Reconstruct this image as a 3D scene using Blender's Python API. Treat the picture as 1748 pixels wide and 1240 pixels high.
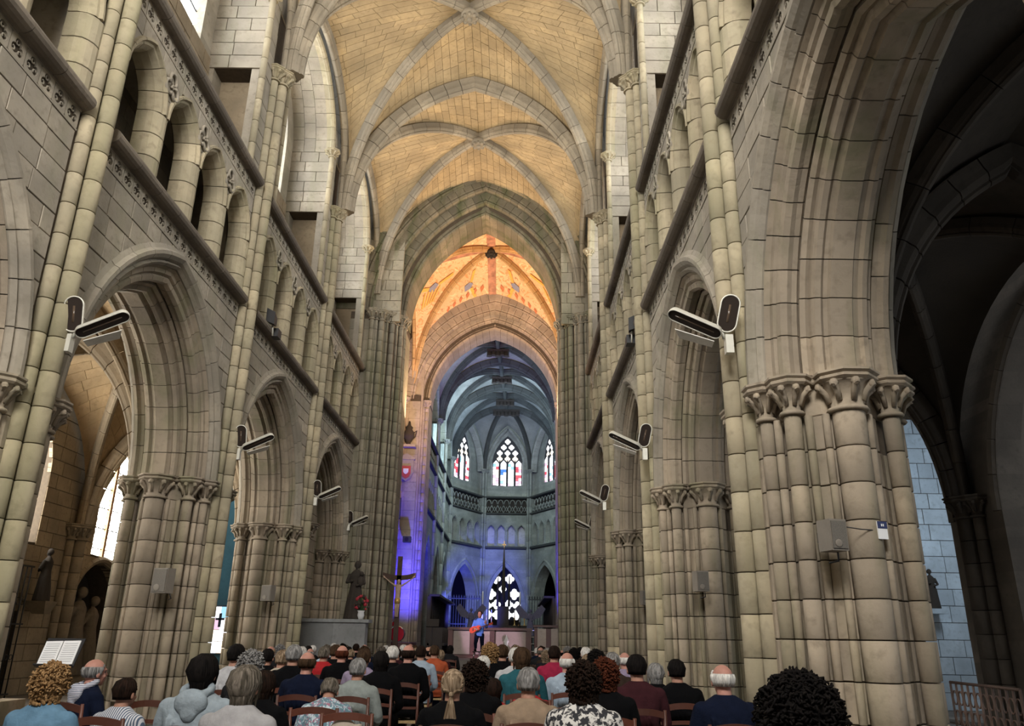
import bpy, math, random
from mathutils import Vector, Matrix
random.seed(7)
PI = math.pi
SC = bpy.context.scene
COL = SC.collection
for _o in list(bpy.data.objects): bpy.data.objects.remove(_o)

# ------------------------------------------------------------------ camera, world, exposure
cam = bpy.data.cameras.new('camera'); camo = bpy.data.objects.new('camera', cam); COL.objects.link(camo)
cam.sensor_width = 36.0; cam.lens = 36.0*1331.9/1748.0; cam.clip_end = 400; cam.clip_start = .05
_p, _r, _y = 0.3399, 0.0166, -0.0052
_f = Vector((math.sin(_y)*math.cos(_p), math.cos(_y)*math.cos(_p), math.sin(_p)))
_rt = Vector((math.cos(_y), -math.sin(_y), 0)); _u = _rt.cross(_f)
_r2 = _rt*math.cos(_r)+_u*math.sin(_r); _u2 = _u*math.cos(_r)-_rt*math.sin(_r)
camo.matrix_world = Matrix(((_r2.x, _u2.x, -_f.x, 0), (_r2.y, _u2.y, -_f.y, 0), (_r2.z, _u2.z, -_f.z, 1.5), (0, 0, 0, 1)))
SC.camera = camo
w = bpy.data.worlds.new('sky'); SC.world = w; w.use_nodes = True
bg = w.node_tree.nodes['Background']; bg.inputs[0].default_value = (.86, .93, 1, 1); bg.inputs[1].default_value = 1.0
SC.view_settings.view_transform = 'Standard'; SC.view_settings.look = 'None'
SC.view_settings.exposure = 0.08; SC.view_settings.gamma = 1.0; SC.view_settings.use_curve_mapping = False
LIGHTS = []
def light(kind, name, loc, target, energy, color, size=.5, size_y=None, angle=None, blend=.6):
    l = bpy.data.lights.new(name, kind); o = bpy.data.objects.new(name, l); COL.objects.link(o)
    l.energy = energy; l.color = color
    if kind == 'AREA':
        l.size = size
        if size_y: l.shape = 'RECTANGLE'; l.size_y = size_y
    elif kind == 'SPOT':
        l.spot_size = angle or 1.2; l.spot_blend = blend; l.shadow_soft_size = size
    else: l.shadow_soft_size = size
    o.location = loc
    o.rotation_euler = (Vector(target)-Vector(loc)).to_track_quat('-Z', 'Y').to_euler()
    return o
A, B = -5.88, 2.807; XC = (A+B)/2; BAY = 6.4; Y1 = 9.07
def PY(k): return Y1+(k-1)*BAY
# daylight of the great west window behind the photographer
light('AREA', 'west_window_daylight', (-1.5, -5.6, 13.3), (-1.5, 20, 16), 3000, (1, .965, .91), 5, 6)
# warm floodlights that wash the nave vault
for yy in (12.2, 18.6, 25.0):
    light('SPOT', 'vault_floodlight', (A+.9, yy, 10.6), (XC+.6, yy+1.0, 19.4), 950, (1, .78, .50), .3, angle=1.75, blend=.8)
    light('SPOT', 'vault_floodlight', (B-.9, yy, 10.6), (XC-.6, yy+1.0, 19.4), 620, (1, .84, .60), .3, angle=1.75, blend=.8)
# orange wash of the crossing
light('AREA', 'crossing_floodlight', (-4.0, 31.0, 9.5), (-1, 33.5, 19), 620, (1, .66, .40), .8)
light('AREA', 'crossing_floodlight', (1.2, 31.0, 9.5), (-1.6, 33.5, 19), 620, (1, .66, .40), .8)
# blue stage lights
light('SPOT', 'blue_stage_light', (-3.6, 33.6, 1.6), (-4.8, 37.0, 5.6), 4200, (.06, .05, 1), .15, angle=1.35, blend=.9)
light('SPOT', 'blue_stage_light', (1.0, 33.8, 1.6), (2.3, 37.0, 5.6), 3200, (.05, .04, 1), .15, angle=1.3, blend=.9)
light('SPOT', 'blue_stage_light', (-2.6, 44.0, 1.6), (-2.6, 57.0, 4.6), 9000, (.10, .12, 1), .3, angle=.75, blend=.8)
light('SPOT', 'blue_stage_light', (1.6, 44.0, 1.6), (1.5, 57.0, 4.6), 9000, (.10, .12, 1), .3, angle=.75, blend=.8)
# daylight from the choir clerestory
light('AREA', 'choir_daylight', (-1.0, 44, 13), (-1, 52, 12), 520, (.82, .97, .94), 4, 3)
light('AREA', 'transept_fill', (-11.5, 32.5, 10), (-13.5, 37.4, 4), 260, (.75, .9, 1), 1.5)  # added fill lamp for the far teal wall, no source there
# performer's spotlight
light('SPOT', 'performer_spotlight', (-4.6, 24.0, 5.5), (-1.3, 32.2, 2.0), 3000, (1, .66, .95), .08, angle=.24, blend=.5)

# ------------------------------------------------------------------ materials
MATS = {}
def nodes(name):
    m = bpy.data.materials.new(name); m.use_nodes = True; MATS[name] = m
    nt = m.node_tree; return m, nt, nt.nodes, nt.links, nt.nodes['Principled BSDF']
def mix(nt, fac, a, b, bt='MIX'):
    n = nt.nodes.new('ShaderNodeMix'); n.data_type = 'RGBA'; n.blend_type = bt
    for s, val in ((0, fac), (6, a), (7, b)):
        if hasattr(val, 'links') or hasattr(val, 'is_output'): nt.links.new(val, n.inputs[s])
        else: n.inputs[s].default_value = val if s == 0 else (*val, 1)
    return n.outputs[2]
def noise(nt, scale, detail=3, coord=None, dist=0, stretch=None):
    n = nt.nodes.new('ShaderNodeTexNoise'); n.inputs['Scale'].default_value = scale; n.inputs['Detail'].default_value = detail
    n.inputs['Distortion'].default_value = dist
    if coord is None:
        g = nt.nodes.new('ShaderNodeNewGeometry'); coord = g.outputs['Position']
    if stretch:
        mp = nt.nodes.new('ShaderNodeMapping'); mp.inputs['Scale'].default_value = stretch; nt.links.new(coord, mp.inputs[0]); coord = mp.outputs[0]
    nt.links.new(coord, n.inputs['Vector']); return n.outputs['Fac']
def ramp(nt, fac, p0, p1):
    n = nt.nodes.new('ShaderNodeMapRange'); n.inputs[1].default_value = p0; n.inputs[2].default_value = p1
    nt.links.new(fac, n.inputs[0]); return n.outputs[0]
def stone(name, c1, c2, moss=None, mossamt=.5, rough=.92, spread=.35, bump=.25, dark=None):
    m, nt, N, L, b = nodes(name)
    oi = N.new('ShaderNodeObjectInfo'); ge = N.new('ShaderNodeNewGeometry')
    add = N.new('ShaderNodeMath'); add.operation = 'ADD'; L.new(oi.outputs['Random'], add.inputs[0]); L.new(ge.outputs['Random Per Island'], add.inputs[1])
    fr = N.new('ShaderNodeMath'); fr.operation = 'FRACT'; L.new(add.outputs[0], fr.inputs[0])
    c = mix(nt, fr.outputs[0], c1, c2)
    fr2 = N.new('ShaderNodeMath'); fr2.operation = 'MULTIPLY'; L.new(fr.outputs[0], fr2.inputs[0]); fr2.inputs[1].default_value = 7.31
    fr3 = N.new('ShaderNodeMath'); fr3.operation = 'FRACT'; L.new(fr2.outputs[0], fr3.inputs[0])
    v = ramp(nt, fr3.outputs[0], 0, 1)
    hs = N.new('ShaderNodeHueSaturation'); L.new(c, hs.inputs['Color'])
    mr = N.new('ShaderNodeMapRange'); mr.inputs[3].default_value = 1-spread; mr.inputs[4].default_value = 1+spread*.7; L.new(v, mr.inputs[0]); L.new(mr.outputs[0], hs.inputs['Value'])
    c = hs.outputs[0]
    c = mix(nt, ramp(nt, noise(nt, 1.1, 4), .35, .75), c, tuple(x*.62 for x in c2))
    c = mix(nt, ramp(nt, noise(nt, 9, 5), .52, .8), c, tuple(x*.55 for x in c1))
    if moss:
        k = ramp(nt, noise(nt, 1.0, 4, stretch=(2.2, 2.2, .25)), .48, .68)
        mm = N.new('ShaderNodeMath'); mm.operation = 'MULTIPLY'; L.new(k, mm.inputs[0]); mm.inputs[1].default_value = mossamt
        c = mix(nt, mm.outputs[0], c, moss)
    L.new(c, b.inputs['Base Color']); b.inputs['Roughness'].default_value = rough
    bp = N.new('ShaderNodeBump'); bp.inputs['Strength'].default_value = bump; bp.inputs['Distance'].default_value = .02
    L.new(noise(nt, 22, 4), bp.inputs['Height']); L.new(bp.outputs[0], b.inputs['Normal'])
    return m
def plain(name, col, rough=.7, metal=0, var=.15, scale=12, emit=None, es=0, bump=0):
    m, nt, N, L, b = nodes(name)
    if var:
        c = mix(nt, ramp(nt, noise(nt, scale, 3), .35, .7), col, tuple(x*(1-var) for x in col)); L.new(c, b.inputs['Base Color'])
    else: b.inputs['Base Color'].default_value = (*col, 1)
    b.inputs['Roughness'].default_value = rough; b.inputs['Metallic'].default_value = metal
    if emit: b.inputs['Emission Color'].default_value = (*emit, 1); b.inputs['Emission Strength'].default_value = es
    if bump:
        bp = N.new('ShaderNodeBump'); bp.inputs['Strength'].default_value = bump; bp.inputs['Distance'].default_value = .02
        L.new(noise(nt, scale*3, 3), bp.inputs['Height']); L.new(bp.outputs[0], b.inputs['Normal'])
    return m
STONE = stone('ashlar', (.40, .345, .265), (.34, .30, .24), moss=(.20, .20, .12), mossamt=.3, spread=.2)
SHAFT = stone('shaft_stone', (.45, .375, .25), (.38, .33, .225), moss=(.20, .195, .09), mossamt=.38, spread=.22)
PIER = stone('pier_stone', (.39, .315, .225), (.335, .275, .205), moss=(.15, .15, .075), mossamt=.55, spread=.2)
CROSS = stone('crossing_stone', (.33, .29, .215), (.27, .24, .18), moss=(.12, .13, .06), mossamt=.6, spread=.2)
MOSSARCH = stone('mossy_arch_stone', (.22, .185, .125), (.165, .145, .10), moss=(.06, .075, .025), mossamt=.75, spread=.3)
ECROSS = stone('east_pier_stone', (.44, .36, .28), (.38, .32, .25), spread=.2)
WEB = stone('vault_stone', (.42, .315, .175), (.36, .275, .16), spread=.12, bump=.1)
RIB = stone('rib_stone', (.31, .265, .195), (.26, .225, .17), spread=.2)
CHOIR = stone('choir_stone', (.30, .34, .32), (.25, .29, .28), spread=.15, bump=.1)
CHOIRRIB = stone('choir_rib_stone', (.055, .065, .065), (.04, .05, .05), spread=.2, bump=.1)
AISLE = stone('aisle_stone', (.34, .26, .165), (.28, .22, .145), spread=.2)
AISLEWEB = stone('aisle_vault_stone', (.46, .32, .17), (.40, .28, .15), spread=.12, bump=.1)
SHADEST = stone('shaded_stone', (.11, .09, .07), (.08, .065, .05), spread=.2)  # gloom of the right aisle put into the stone colour
DAYLITST = stone('daylit_chapel_stone', (.60, .68, .74), (.50, .58, .65), spread=.15)  # bluish daylight on the chapel strip put into the stone colour
MORTAR = plain('mortar', (.075, .055, .035), .95, var=.3)
MORTARV = plain('vault_mortar', (.12, .085, .045), .95, var=.3)
SHADEBLK = plain('shade_and_black', (.03, .027, .024), .95)  # near-black for dark fittings and for shade painted into recesses
def paint():
    m, nt, N, L, b = nodes('painted_vault')
    c = mix(nt, ramp(nt, noise(nt, .9, 3), .4, .6), (.82, .60, .36), (.80, .52, .30))
    c = mix(nt, ramp(nt, noise(nt, 3.2, 6, dist=1.5), .54, .62), c, (.76, .38, .18))
    c = mix(nt, ramp(nt, noise(nt, 6.5, 4, dist=1), .62, .68), c, (.52, .28, .16))
    c = mix(nt, ramp(nt, noise(nt, 2.1, 5, dist=2), .60, .66), c, (.86, .72, .46))
    L.new(c, b.inputs['Base Color']); b.inputs['Roughness'].default_value = .9; return m
PAINT = paint()
PAINTRIB = stone('painted_rib', (.62, .42, .20), (.58, .38, .18), spread=.1, bump=.05)
PAINTBAND = plain('painted_band', (.60, .30, .20), .9, var=.5, scale=4)

# ------------------------------------------------------------------ helpers
class MB:
    def __init__(s): s.v = []; s.f = []; s.sm = []
    def add(s, vs, fs, smooth=False):
        o = len(s.v); s.v += [tuple(p) for p in vs]; s.f += [tuple(i+o for i in f) for f in fs]; s.sm += [smooth]*len(fs)
    def box(s, x0, x1, y0, y1, z0, z1, m=None):
        vs = [Vector(p) for p in ((x0, y0, z0), (x1, y0, z0), (x1, y1, z0), (x0, y1, z0), (x0, y0, z1), (x1, y0, z1), (x1, y1, z1), (x0, y1, z1))]
        if m: vs = [m @ p for p in vs]
        s.add(vs, [(0, 3, 2, 1), (4, 5, 6, 7), (0, 1, 5, 4), (1, 2, 6, 5), (2, 3, 7, 6), (3, 0, 4, 7)]); return s
    def rings(s, rs, closed=True, caps=True, smooth=False):
        n = len(rs[0]); vs = [p for r in rs for p in r]; fs = []
        for i in range(len(rs)-1):
            for j in range(n if closed else n-1):
                k = (j+1) % n; fs.append((i*n+j, i*n+k, (i+1)*n+k, (i+1)*n+j))
        sm = len(fs)
        s.add(vs, fs, smooth)
        if caps:
            o = len(s.v)-len(vs)
            s.f += [tuple(o+j for j in reversed(range(n))), tuple(o+(len(rs)-1)*n+j for j in range(n))]; s.sm += [False, False]
        return s
    def prism(s, poly, z0, z1, smooth=False, bev=0):
        if bev:
            cx = sum(p[0] for p in poly)/len(poly); cy = sum(p[1] for p in poly)/len(poly)
            def sh(z):
                return [(cx+(p[0]-cx)*(1-bev/max(.05, math.hypot(p[0]-cx, p[1]-cy))), cy+(p[1]-cy)*(1-bev/max(.05, math.hypot(p[0]-cx, p[1]-cy))), z) for p in poly]
            return s.rings([sh(z0), [(x, y, z0+bev) for x, y in poly], [(x, y, z1-bev) for x, y in poly], sh(z1)], smooth=smooth)
        return s.rings([[(x, y, z0) for x, y in poly], [(x, y, z1) for x, y in poly]], smooth=smooth)
    def lathe(s, prof, c=(0, 0, 0), n=16, m=None, smooth=True, caps=True):
        rs = [[Vector((c[0]+r*math.cos(2*PI*j/n), c[1]+r*math.sin(2*PI*j/n), c[2]+z)) for j in range(n)] for r, z in prof]
        if m: rs = [[m @ p for p in r] for r in rs]
        return s.rings(rs, caps=caps, smooth=smooth)
    def tube(s, pts, r, n=8, caps=True, smooth=True, flat=1):
        pts = [Vector(p) for p in pts]; rs = []; rr = r if isinstance(r, (list, tuple)) else [r]*len(pts); prev = None
        for i, p in enumerate(pts):
            d = (pts[min(i+1, len(pts)-1)]-pts[max(i-1, 0)]).normalized()
            if prev is None: a = d.orthogonal().normalized()
            else: a = (prev-d*prev.dot(d)).normalized()
            prev = a; b_ = d.cross(a)
            rs.append([p+(a*math.cos(2*PI*j/n)+b_*math.sin(2*PI*j/n)*flat)*rr[i] for j in range(n)])
        return s.rings(rs, caps=caps, smooth=smooth)
    def ball(s, c, r, n=10, k=6, m=None, smooth=True):
        r = r if isinstance(r, (list, tuple)) else (r, r, r)
        rs = []
        for i in range(k+1):
            t = -PI/2+PI*i/k; t = max(-PI/2+.08, min(PI/2-.08, t))
            rs.append([Vector((c[0]+r[0]*math.cos(t)*math.cos(2*PI*j/n), c[1]+r[1]*math.cos(t)*math.sin(2*PI*j/n), c[2]+r[2]*math.sin(t))) for j in range(n)])
        if m: rs = [[m @ p for p in q] for q in rs]
        return s.rings(rs, smooth=smooth)
    def slab(s, quad, n, d):
        q = [Vector(p) for p in quad]; n = Vector(n).normalized()*d
        return s.rings([q, [p+n for p in q]])
    def mesh(s, name, mat=None):
        me = bpy.data.meshes.new(name); me.from_pydata([tuple(p) for p in s.v], [], s.f); me.polygons.foreach_set('use_smooth', s.sm)
        if mat: me.materials.append(mat)
        return me
    def build(s, name, mat, parent=None, **k):
        return inst(name, s.mesh(name, mat), parent, **k)
def inst(name, me, parent=None, loc=None, mw=None, rotz=None, kind=None, label=None, scale=None):
    o = bpy.data.objects.new(name, me); COL.objects.link(o)
    if parent: o.parent = parent
    if loc is not None: o.location = loc
    if rotz: o.rotation_euler = (0, 0, rotz)
    if scale is not None: o.scale = scale
    if mw is not None: o.matrix_local = mw
    if kind: o['kind'] = kind
    if label: o['label'] = label
    return o
def empty(name, loc=(0, 0, 0), label=None, cat=None, group=None, kind=None, scale=None, rotz=0):
    o = bpy.data.objects.new(name, None); COL.objects.link(o); o.location = loc; o.rotation_euler = (0, 0, rotz)
    o.empty_display_size = .1
    if scale: o.scale = scale
    return tag(o, label, cat, group, kind)
def tag(o, label=None, cat=None, group=None, kind=None):
    if label: o['label'] = label
    if cat: o['category'] = cat
    if group: o['group'] = group
    if kind: o['kind'] = kind
    return o
def copy_tree(o, parent=None):
    c = o.copy(); COL.objects.link(c)
    if parent: c.parent = parent
    for ch in list(o.children): copy_tree(ch, c)
    return c
def setobjmat(o, mat):
    if not o.material_slots: o.data.materials.append(mat)
    o.material_slots[0].link = 'OBJECT'; o.material_slots[0].material = mat

def arc(cx, cy, r, a0, a1, n):
    return [(cx+r*math.cos(math.radians(a0+(a1-a0)*i/n)), cy+r*math.sin(math.radians(a0+(a1-a0)*i/n))) for i in range(n+1)]
class Arch:
    """pointed (or elliptic) arch, half span a, rise h, springing at z0, centred on u=uc"""
    def __init__(s, a, h, z0, uc=0.0):
        s.a, s.h, s.z0, s.uc = a, h, z0, uc; s.pt_ = h > a*1.001
        if s.pt_: s.R = (a*a+h*h)/(2*a); s.c = s.R-a
    def thm(s, o): return math.acos(min(1, s.c/(s.R+o))) if s.pt_ else PI/2
    def raw(s, o, th, side):            # side -1 left, +1 right
        if s.pt_: x = min(0, s.c-(s.R+o)*math.cos(th)); z = (s.R+o)*math.sin(th)
        else: x = -(s.a+o)*math.cos(th); z = (s.h+o)*math.sin(th)
        return (s.uc-side*x, s.z0+z)
    def at(s, t, side, o=0): return s.raw(o, t*s.thm(o), side)
    def half(s, z, o=0):                # half width of the opening at height z
        if z <= s.z0: return s.a+o
        q = z-s.z0
        if s.pt_:
            R = s.R+o
            return max(0, math.sqrt(max(0, R*R-q*q))-s.c) if q < R else 0
        H = s.h+o
        return (s.a+o)*math.sqrt(max(0, 1-(q/H)**2)) if q < H else 0
def yzmap(u, v, z): return (v, u, z)      # wall frame: u along Y, v along X
def xzmap(u, v, z): return (u, v, z)
def voussoirs(arch, prof, n, parent, mat, mp=yzmap, name='voussoir', gap=.012, sub=2, stagger=0, one=None, cache=None):
    """one closed profile [(offset, v)] swept along both halves in n pieces a side"""
    om = max(p[0] for p in prof); tm = arch.thm(om); out = []
    for side in (-1, 1):
        es = [tm*(i+(stagger if 0 < i < n else 0))/n for i in range(n+1)]
        for i in range(n):
            g = gap/2/(arch.R if arch.pt_ else arch.a)
            t0, t1 = es[i]+g, es[i+1]-(g if i < n-1 else 0)
            rs = []
            for j in range(sub+1):
                t = t0+(t1-t0)*j/sub
                rs.append([mp(*(lambda q: (q[0], v, q[1]))(arch.raw(o, t, side))) for o, v in prof])
            mb = MB(); mb.rings(rs)
            if one is not None: one.add(mb.v, mb.f)
            else: out.append(mb.build(name, mat, parent))
    return out
def rings_core(arch, prof, mat, parent, mp=yzmap, name='arch_core', n=14):
    mb = MB(); tm = arch.thm(max(p[0] for p in prof))
    for side in (-1, 1):
        mb.rings([[mp(*(lambda q: (q[0], v, q[1]))(arch.raw(o, tm*j/n, side))) for o, v in prof] for j in range(n+1)])
    return mb.build(name, mat, parent, kind='structure' if parent is None else None)
def wall_strip(u0, u1, z0, z1, course, stonew, bound=None, side=-1, d=.1, gap=.014, v=0, seed=0):
    """ashlar between u0 and u1; bound(z) returns the u where the opening starts (trims the u1 side if side<0 else the u0 side). Yields polygons [(u,z)]"""
    rnd = random.Random(seed); n = max(1, round((z1-z0)/course)); h = (z1-z0)/n; out = []
    for i in range(n):
        za, zb = z0+i*h+gap/2, z0+(i+1)*h-gap/2
        if bound:
            lo = [bound(za+(zb-za)*k/3) for k in range(4)]
        else: lo = [u1 if side < 0 else u0]*4
        if side < 0: ua, ub = u0, max(lo)
        else: ua, ub = min(lo), u1
        if ub-ua < .04: continue
        cuts = [ua]; x = ua+stonew*(rnd.uniform(.45, 1.0))
        while x < ub-stonew*.35: cuts.append(x); x += stonew*rnd.uniform(.7, 1.25)
        cuts.append(ub)
        for a, b in zip(cuts, cuts[1:]):
            a2, b2 = a+gap/2, b-gap/2; zs = [za+(zb-za)*k/3 for k in range(4)]
            if side < 0:
                R = [min(b2, l) for l in lo]; Lf = [a2]*4
            else:
                Lf = [max(a2, l) for l in lo]; R = [b2]*4
            keep = [k for k in range(4) if R[k]-Lf[k] > .004]
            if len(keep) < 2: continue
            ks = keep if (bound and (max(R)-min(R) > 1e-4 or max(Lf)-min(Lf) > 1e-4)) else [0, 3]
            poly = [(R[k], zs[k]) for k in ks]+[(Lf[k], zs[k]) for k in reversed(ks)]
            out.append(poly)
    return out
def put_stones(polys, parent, mat, mp=yzmap, v=0, d=.1, name='stone', limit=300, seed=0, stuff='masonry'):
    rnd = random.Random(seed+5); rest = MB()
    for i, poly in enumerate(polys):
        e = rnd.uniform(-.006, .006)
        mb = MB(); bev = .008
        cu = sum(p[0] for p in poly)/len(poly); cz = sum(p[1] for p in poly)/len(poly)
        def sh(p): 
            l = max(.05, math.hypot(p[0]-cu, p[1]-cz)); return (cu+(p[0]-cu)*(1-bev/l), cz+(p[1]-cz)*(1-bev/l))
        mb.rings([[mp(a, v-d, b) for a, b in poly], [mp(a, v+e-bev, b) for a, b in poly], [mp(*(lambda q: (q[0], v+e, q[1]))(sh(p))) for p in poly]])
        if i < limit: mb.build(name, mat, parent)
        else: rest.add(mb.v, mb.f)
    if rest.v: rest.build(stuff, mat, parent, kind='stuff')
# ------------------------------------------------------------------ shared pier meshes
def drum_mesh(r, h, mat, n=14, name='shaft_drum', bev=.005):
    mb = MB(); mb.rings([[(q*math.cos(2*PI*j/n), q*math.sin(2*PI*j/n), z) for j in range(n)] for q, z in ((r-bev, 0), (r, bev), (r, h-bev), (r-bev, h))])
    mb.sm = [len(f) == 4 for f in mb.f]
    return mb.mesh(name, mat)
_dc = {}
def drums(parent, x, y, r, z0, z1, step, mat, name='shaft_drum', seed=0, gap=.011):
    n = max(1, round((z1-z0)/step)); h = (z1-z0)/n; key = (round(r, 3), round(h, 3), mat.name)
    if key not in _dc: _dc[key] = drum_mesh(r, h-gap, mat)
    for i in range(n):
        inst(name, _dc[key], parent, loc=(x, y, z0+i*h+gap/2))
_cc = {}
def capital_mesh(r, mat, h=.42, leaf=8):
    key = (round(r, 3), mat.name, h)
    if key in _cc: return _cc[key]
    mb = MB()
    mb.lathe([(r+.035, 0), (r+.05, .02), (r+.035, .045), (r, .05), (r+.02, h*.4), (r+.10, h*.72), (r+.12, h*.74)], n=16)
    for i in range(leaf):
        a = 2*PI*i/leaf
        p = Vector((math.cos(a), math.sin(a), 0))
        mb.tube([p*(r+.01)+Vector((0, 0, h*.25)), p*(r+.05)+Vector((0, 0, h*.5)), p*(r+.12)+Vector((0, 0, h*.66)), p*(r+.14)+Vector((0, 0, h*.58))], [.018+r*.1, .022+r*.1, .03+r*.1, .02+r*.05], n=5)
        mb.ball(p*(r+.11)+Vector((0, 0, h*.66)), .035+r*.1, 6, 4)
    m8 = [(1.0*(r+.15)*math.cos(PI/8+PI*j/4)/.92, (r+.15)*math.sin(PI/8+PI*j/4)/.92) for j in range(8)]
    def s8(k, z): return [(x*k, y*k, z) for x, y in m8]
    mb.rings([s8(.86, h*.74), s8(.98, h*.80), s8(.98, h*.86), s8(.92, h*.89), s8(1.04, h*.94), s8(1.04, h)])
    _cc[key] = mb.mesh('capital', mat); return _cc[key]
_bc = {}
def base_mesh(r, mat):
    key = (round(r, 3), mat.name)
    if key not in _bc:
        mb = MB(); mb.lathe([(r+.12, 0), (r+.12, .2), (r+.09, .22), (r+.10, .26), (r+.06, .31), (r+.03, .33), (r+.05, .36), (r, .385)], n=16); _bc[key] = mb.mesh('base', mat)
    return _bc[key]
ZC, ZA = 3.85, 4.28
TH = 1.56
CORE = [(.02, .36), (-.08, .50), (-.16, .50), (-.26, .66), (-.34, .70), (-.52, .90), (-1.04, .90), (-1.22, .70), (-1.30, .66), (-1.40, .50), (-1.48, .50), (-1.58, .36)]
CORE = CORE+[(v, -u) for v, u in reversed(CORE)]
def ins(poly, d):
    cx = sum(p[0] for p in poly)/len(poly); cy = sum(p[1] for p in poly)/len(poly)
    return [(cx+(x-cx)*(1-d/max(.05, math.hypot(x-cx, y-cy))), cy+(y-cy)*(1-d/max(.05, math.hypot(x-cx, y-cy)))) for x, y in poly]
SH = [(-.78, .97, .17), (-.24, .79, .092), (-.05, .50, .075), (-.13, .62, .045), (-.40, .83, .045), (-.55, .93, .04), (-1.32, .79, .092), (-1.50, .52, .075), (-1.01, .93, .04)]
def build_pier():
    """arcade pier in wall frame: x = v (towards the nave), y = u along the wall, centre of nave face at the origin"""
    p = empty('arcade_pier')
    h = ZC/10
    halves = [[q for q in CORE if q[1] >= 0], [q for q in CORE if q[1] <= 0]]
    nave = [(.02, 0), (.02, .36), (-.08, .50), (-.16, .50), (-.26, .66), (-.34, .70), (-.40, .78), (-.40, 0)]
    near = [(-.40, 0), (-.40, .78), (-.52, .90), (-1.04, .90), (-1.16, .78), (-1.16, 0)]
    far = [(-1.16, 0), (-1.16, .78), (-1.22, .70), (-1.30, .66), (-1.40, .50), (-1.48, .50), (-1.58, .36), (-1.58, 0)]
    meshes = []
    for poly in (nave, near, far):
        for s in (1, -1):
            pl = [(x, y*s) for x, y in poly]; g = .007
            mb = MB(); q = ins(pl, g); mb.prism(q, 0, h-.014, bev=.006); meshes.append(mb.mesh('stone', PIER))
    for i in range(10):
        for m in meshes: inst('stone', m, p, loc=(0, 0, i*h+.007))
    MB().prism(ins(CORE, .03), 0, ZC+.3).build('pier_core', MORTAR, p)
    MB().prism(ins(CORE, .01), ZC, ZA-.1, bev=.01).build('capital_block', PIER, p)
    MB().prism(ins(CORE, -.09), ZA-.1, ZA, bev=.02).build('abacus', PIER, p)
    for j, (v, u, r) in enumerate(SH):
        for s in (1, -1):
            drums(p, v, u*s, r, ZC/10 if r > .07 else 0, ZC, ZC/10, PIER)
            if r > .07:
                inst('capital', capital_mesh(r, PIER), p, loc=(v, u*s, ZC)); inst('base', base_mesh(r, PIER), p)
                p.children[-1].location = (v, u*s, 0)
    return p
ZS1, ZS2, ZV = 8.12, 10.97, 13.9
def build_respond(z0=0):
    p = empty('vault_shaft')
    for (v, u, r) in ((.16, 0, .118), (.03, .195, .098), (.03, -.195, .098)):
        drums(p, v, u, r, z0, ZV, .445, SHAFT)
        inst('capital', capital_mesh(r, SHAFT, .34), p, loc=(v, u, ZV))
    return p
# ------------------------------------------------------------------ one bay of the nave wall (wall frame, u from 0 to 6.4)
AR = Arch(2.15, 2.72, ZA, 3.2)
def P_(*pts): return [(o, v) for o, v in pts]
ARC_A = [(0, -.66), (0, -.90), (.03, -.92), (.05, -.98), (.02, -1.02), (.04, -1.08), (.12, -1.10), (.14, -1.16), (.34, -1.16), (.34, -.40), (.20, -.40), (.15, -.37), (.11, -.42), (.13, -.47), (.08, -.48), (.03, -.50), (.02, -.56), (.06, -.60), (.04, -.64)]
ARC_B = [(.20, -.30), (.17, -.24), (.19, -.17), (.26, -.15), (.30, -.19), (.33, -.13), (.40, -.12), (.43, -.06), (.49, -.10), (.56, -.10), (.56, -.45), (.30, -.45), (.24, -.38), (.2, -.36)]
ARC_B2 = [(o, -TH-v) for o, v in ARC_B]
ARC_C = [(.46, -.14), (.44, -.04), (.48, .02), (.53, -.03), (.56, .04), (.62, .09), (.68, .09), (.72, .03), (.80, .0), (.80, -.16)]
ARC_C2 = [(o, -TH-v) for o, v in ARC_C]
def trefoil_mesh(r, mat):
    mb = MB()
    for k in range(3):
        a = PI/2+2*PI*k/3; c = (r*.55*math.cos(a), r*.55*math.sin(a))
        pts = [(0.0, c[0]+r*.48*math.cos(t), c[1]+r*.48*math.sin(t)) for t in [a-2.3+4.6*i/9 for i in range(10)]]
        mb.tube(pts, r*.13, 5)
        mb.ball((.0, c[0]*.2, c[1]*.2), r*.12, 5, 3)
    return mb.mesh('trefoil', mat)

def pierced_mesh(w_, h, mat):
    mb = MB(); N = 36; o, i_ = [], []
    for k in range(N):
        t = 2*PI*k/N; c, s_ = math.cos(t), math.sin(t); q = min(w_/2/max(1e-6, abs(c)), h/2/max(1e-6, abs(s_))); r = .062+.058*abs(math.cos(1.5*(t-PI/2)))**.8
        o.append((c*q, s_*q)); i_.append((c*r, s_*r))
    rs = [[(0, a, b) for a, b in o], [(.06, a, b) for a, b in o], [(.06, a, b) for a, b in i_], [(0, a, b) for a, b in i_]]
    mb.rings(rs, caps=False)
    for k in range(3):
        a = PI/2+2*PI*k/3; cx, cz = .07*math.cos(a), .07*math.sin(a)
        mb.tube([(.045, cx+.026*math.cos(t), cz+.026*math.sin(t)) for t in [a+.6+4.2*i/7 for i in range(8)]], .010, 5)
    return mb.mesh('trefoil', mat)
TRE = pierced_mesh(.288, .28, STONE); TREB = trefoil_mesh(.24, STONE)
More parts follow.
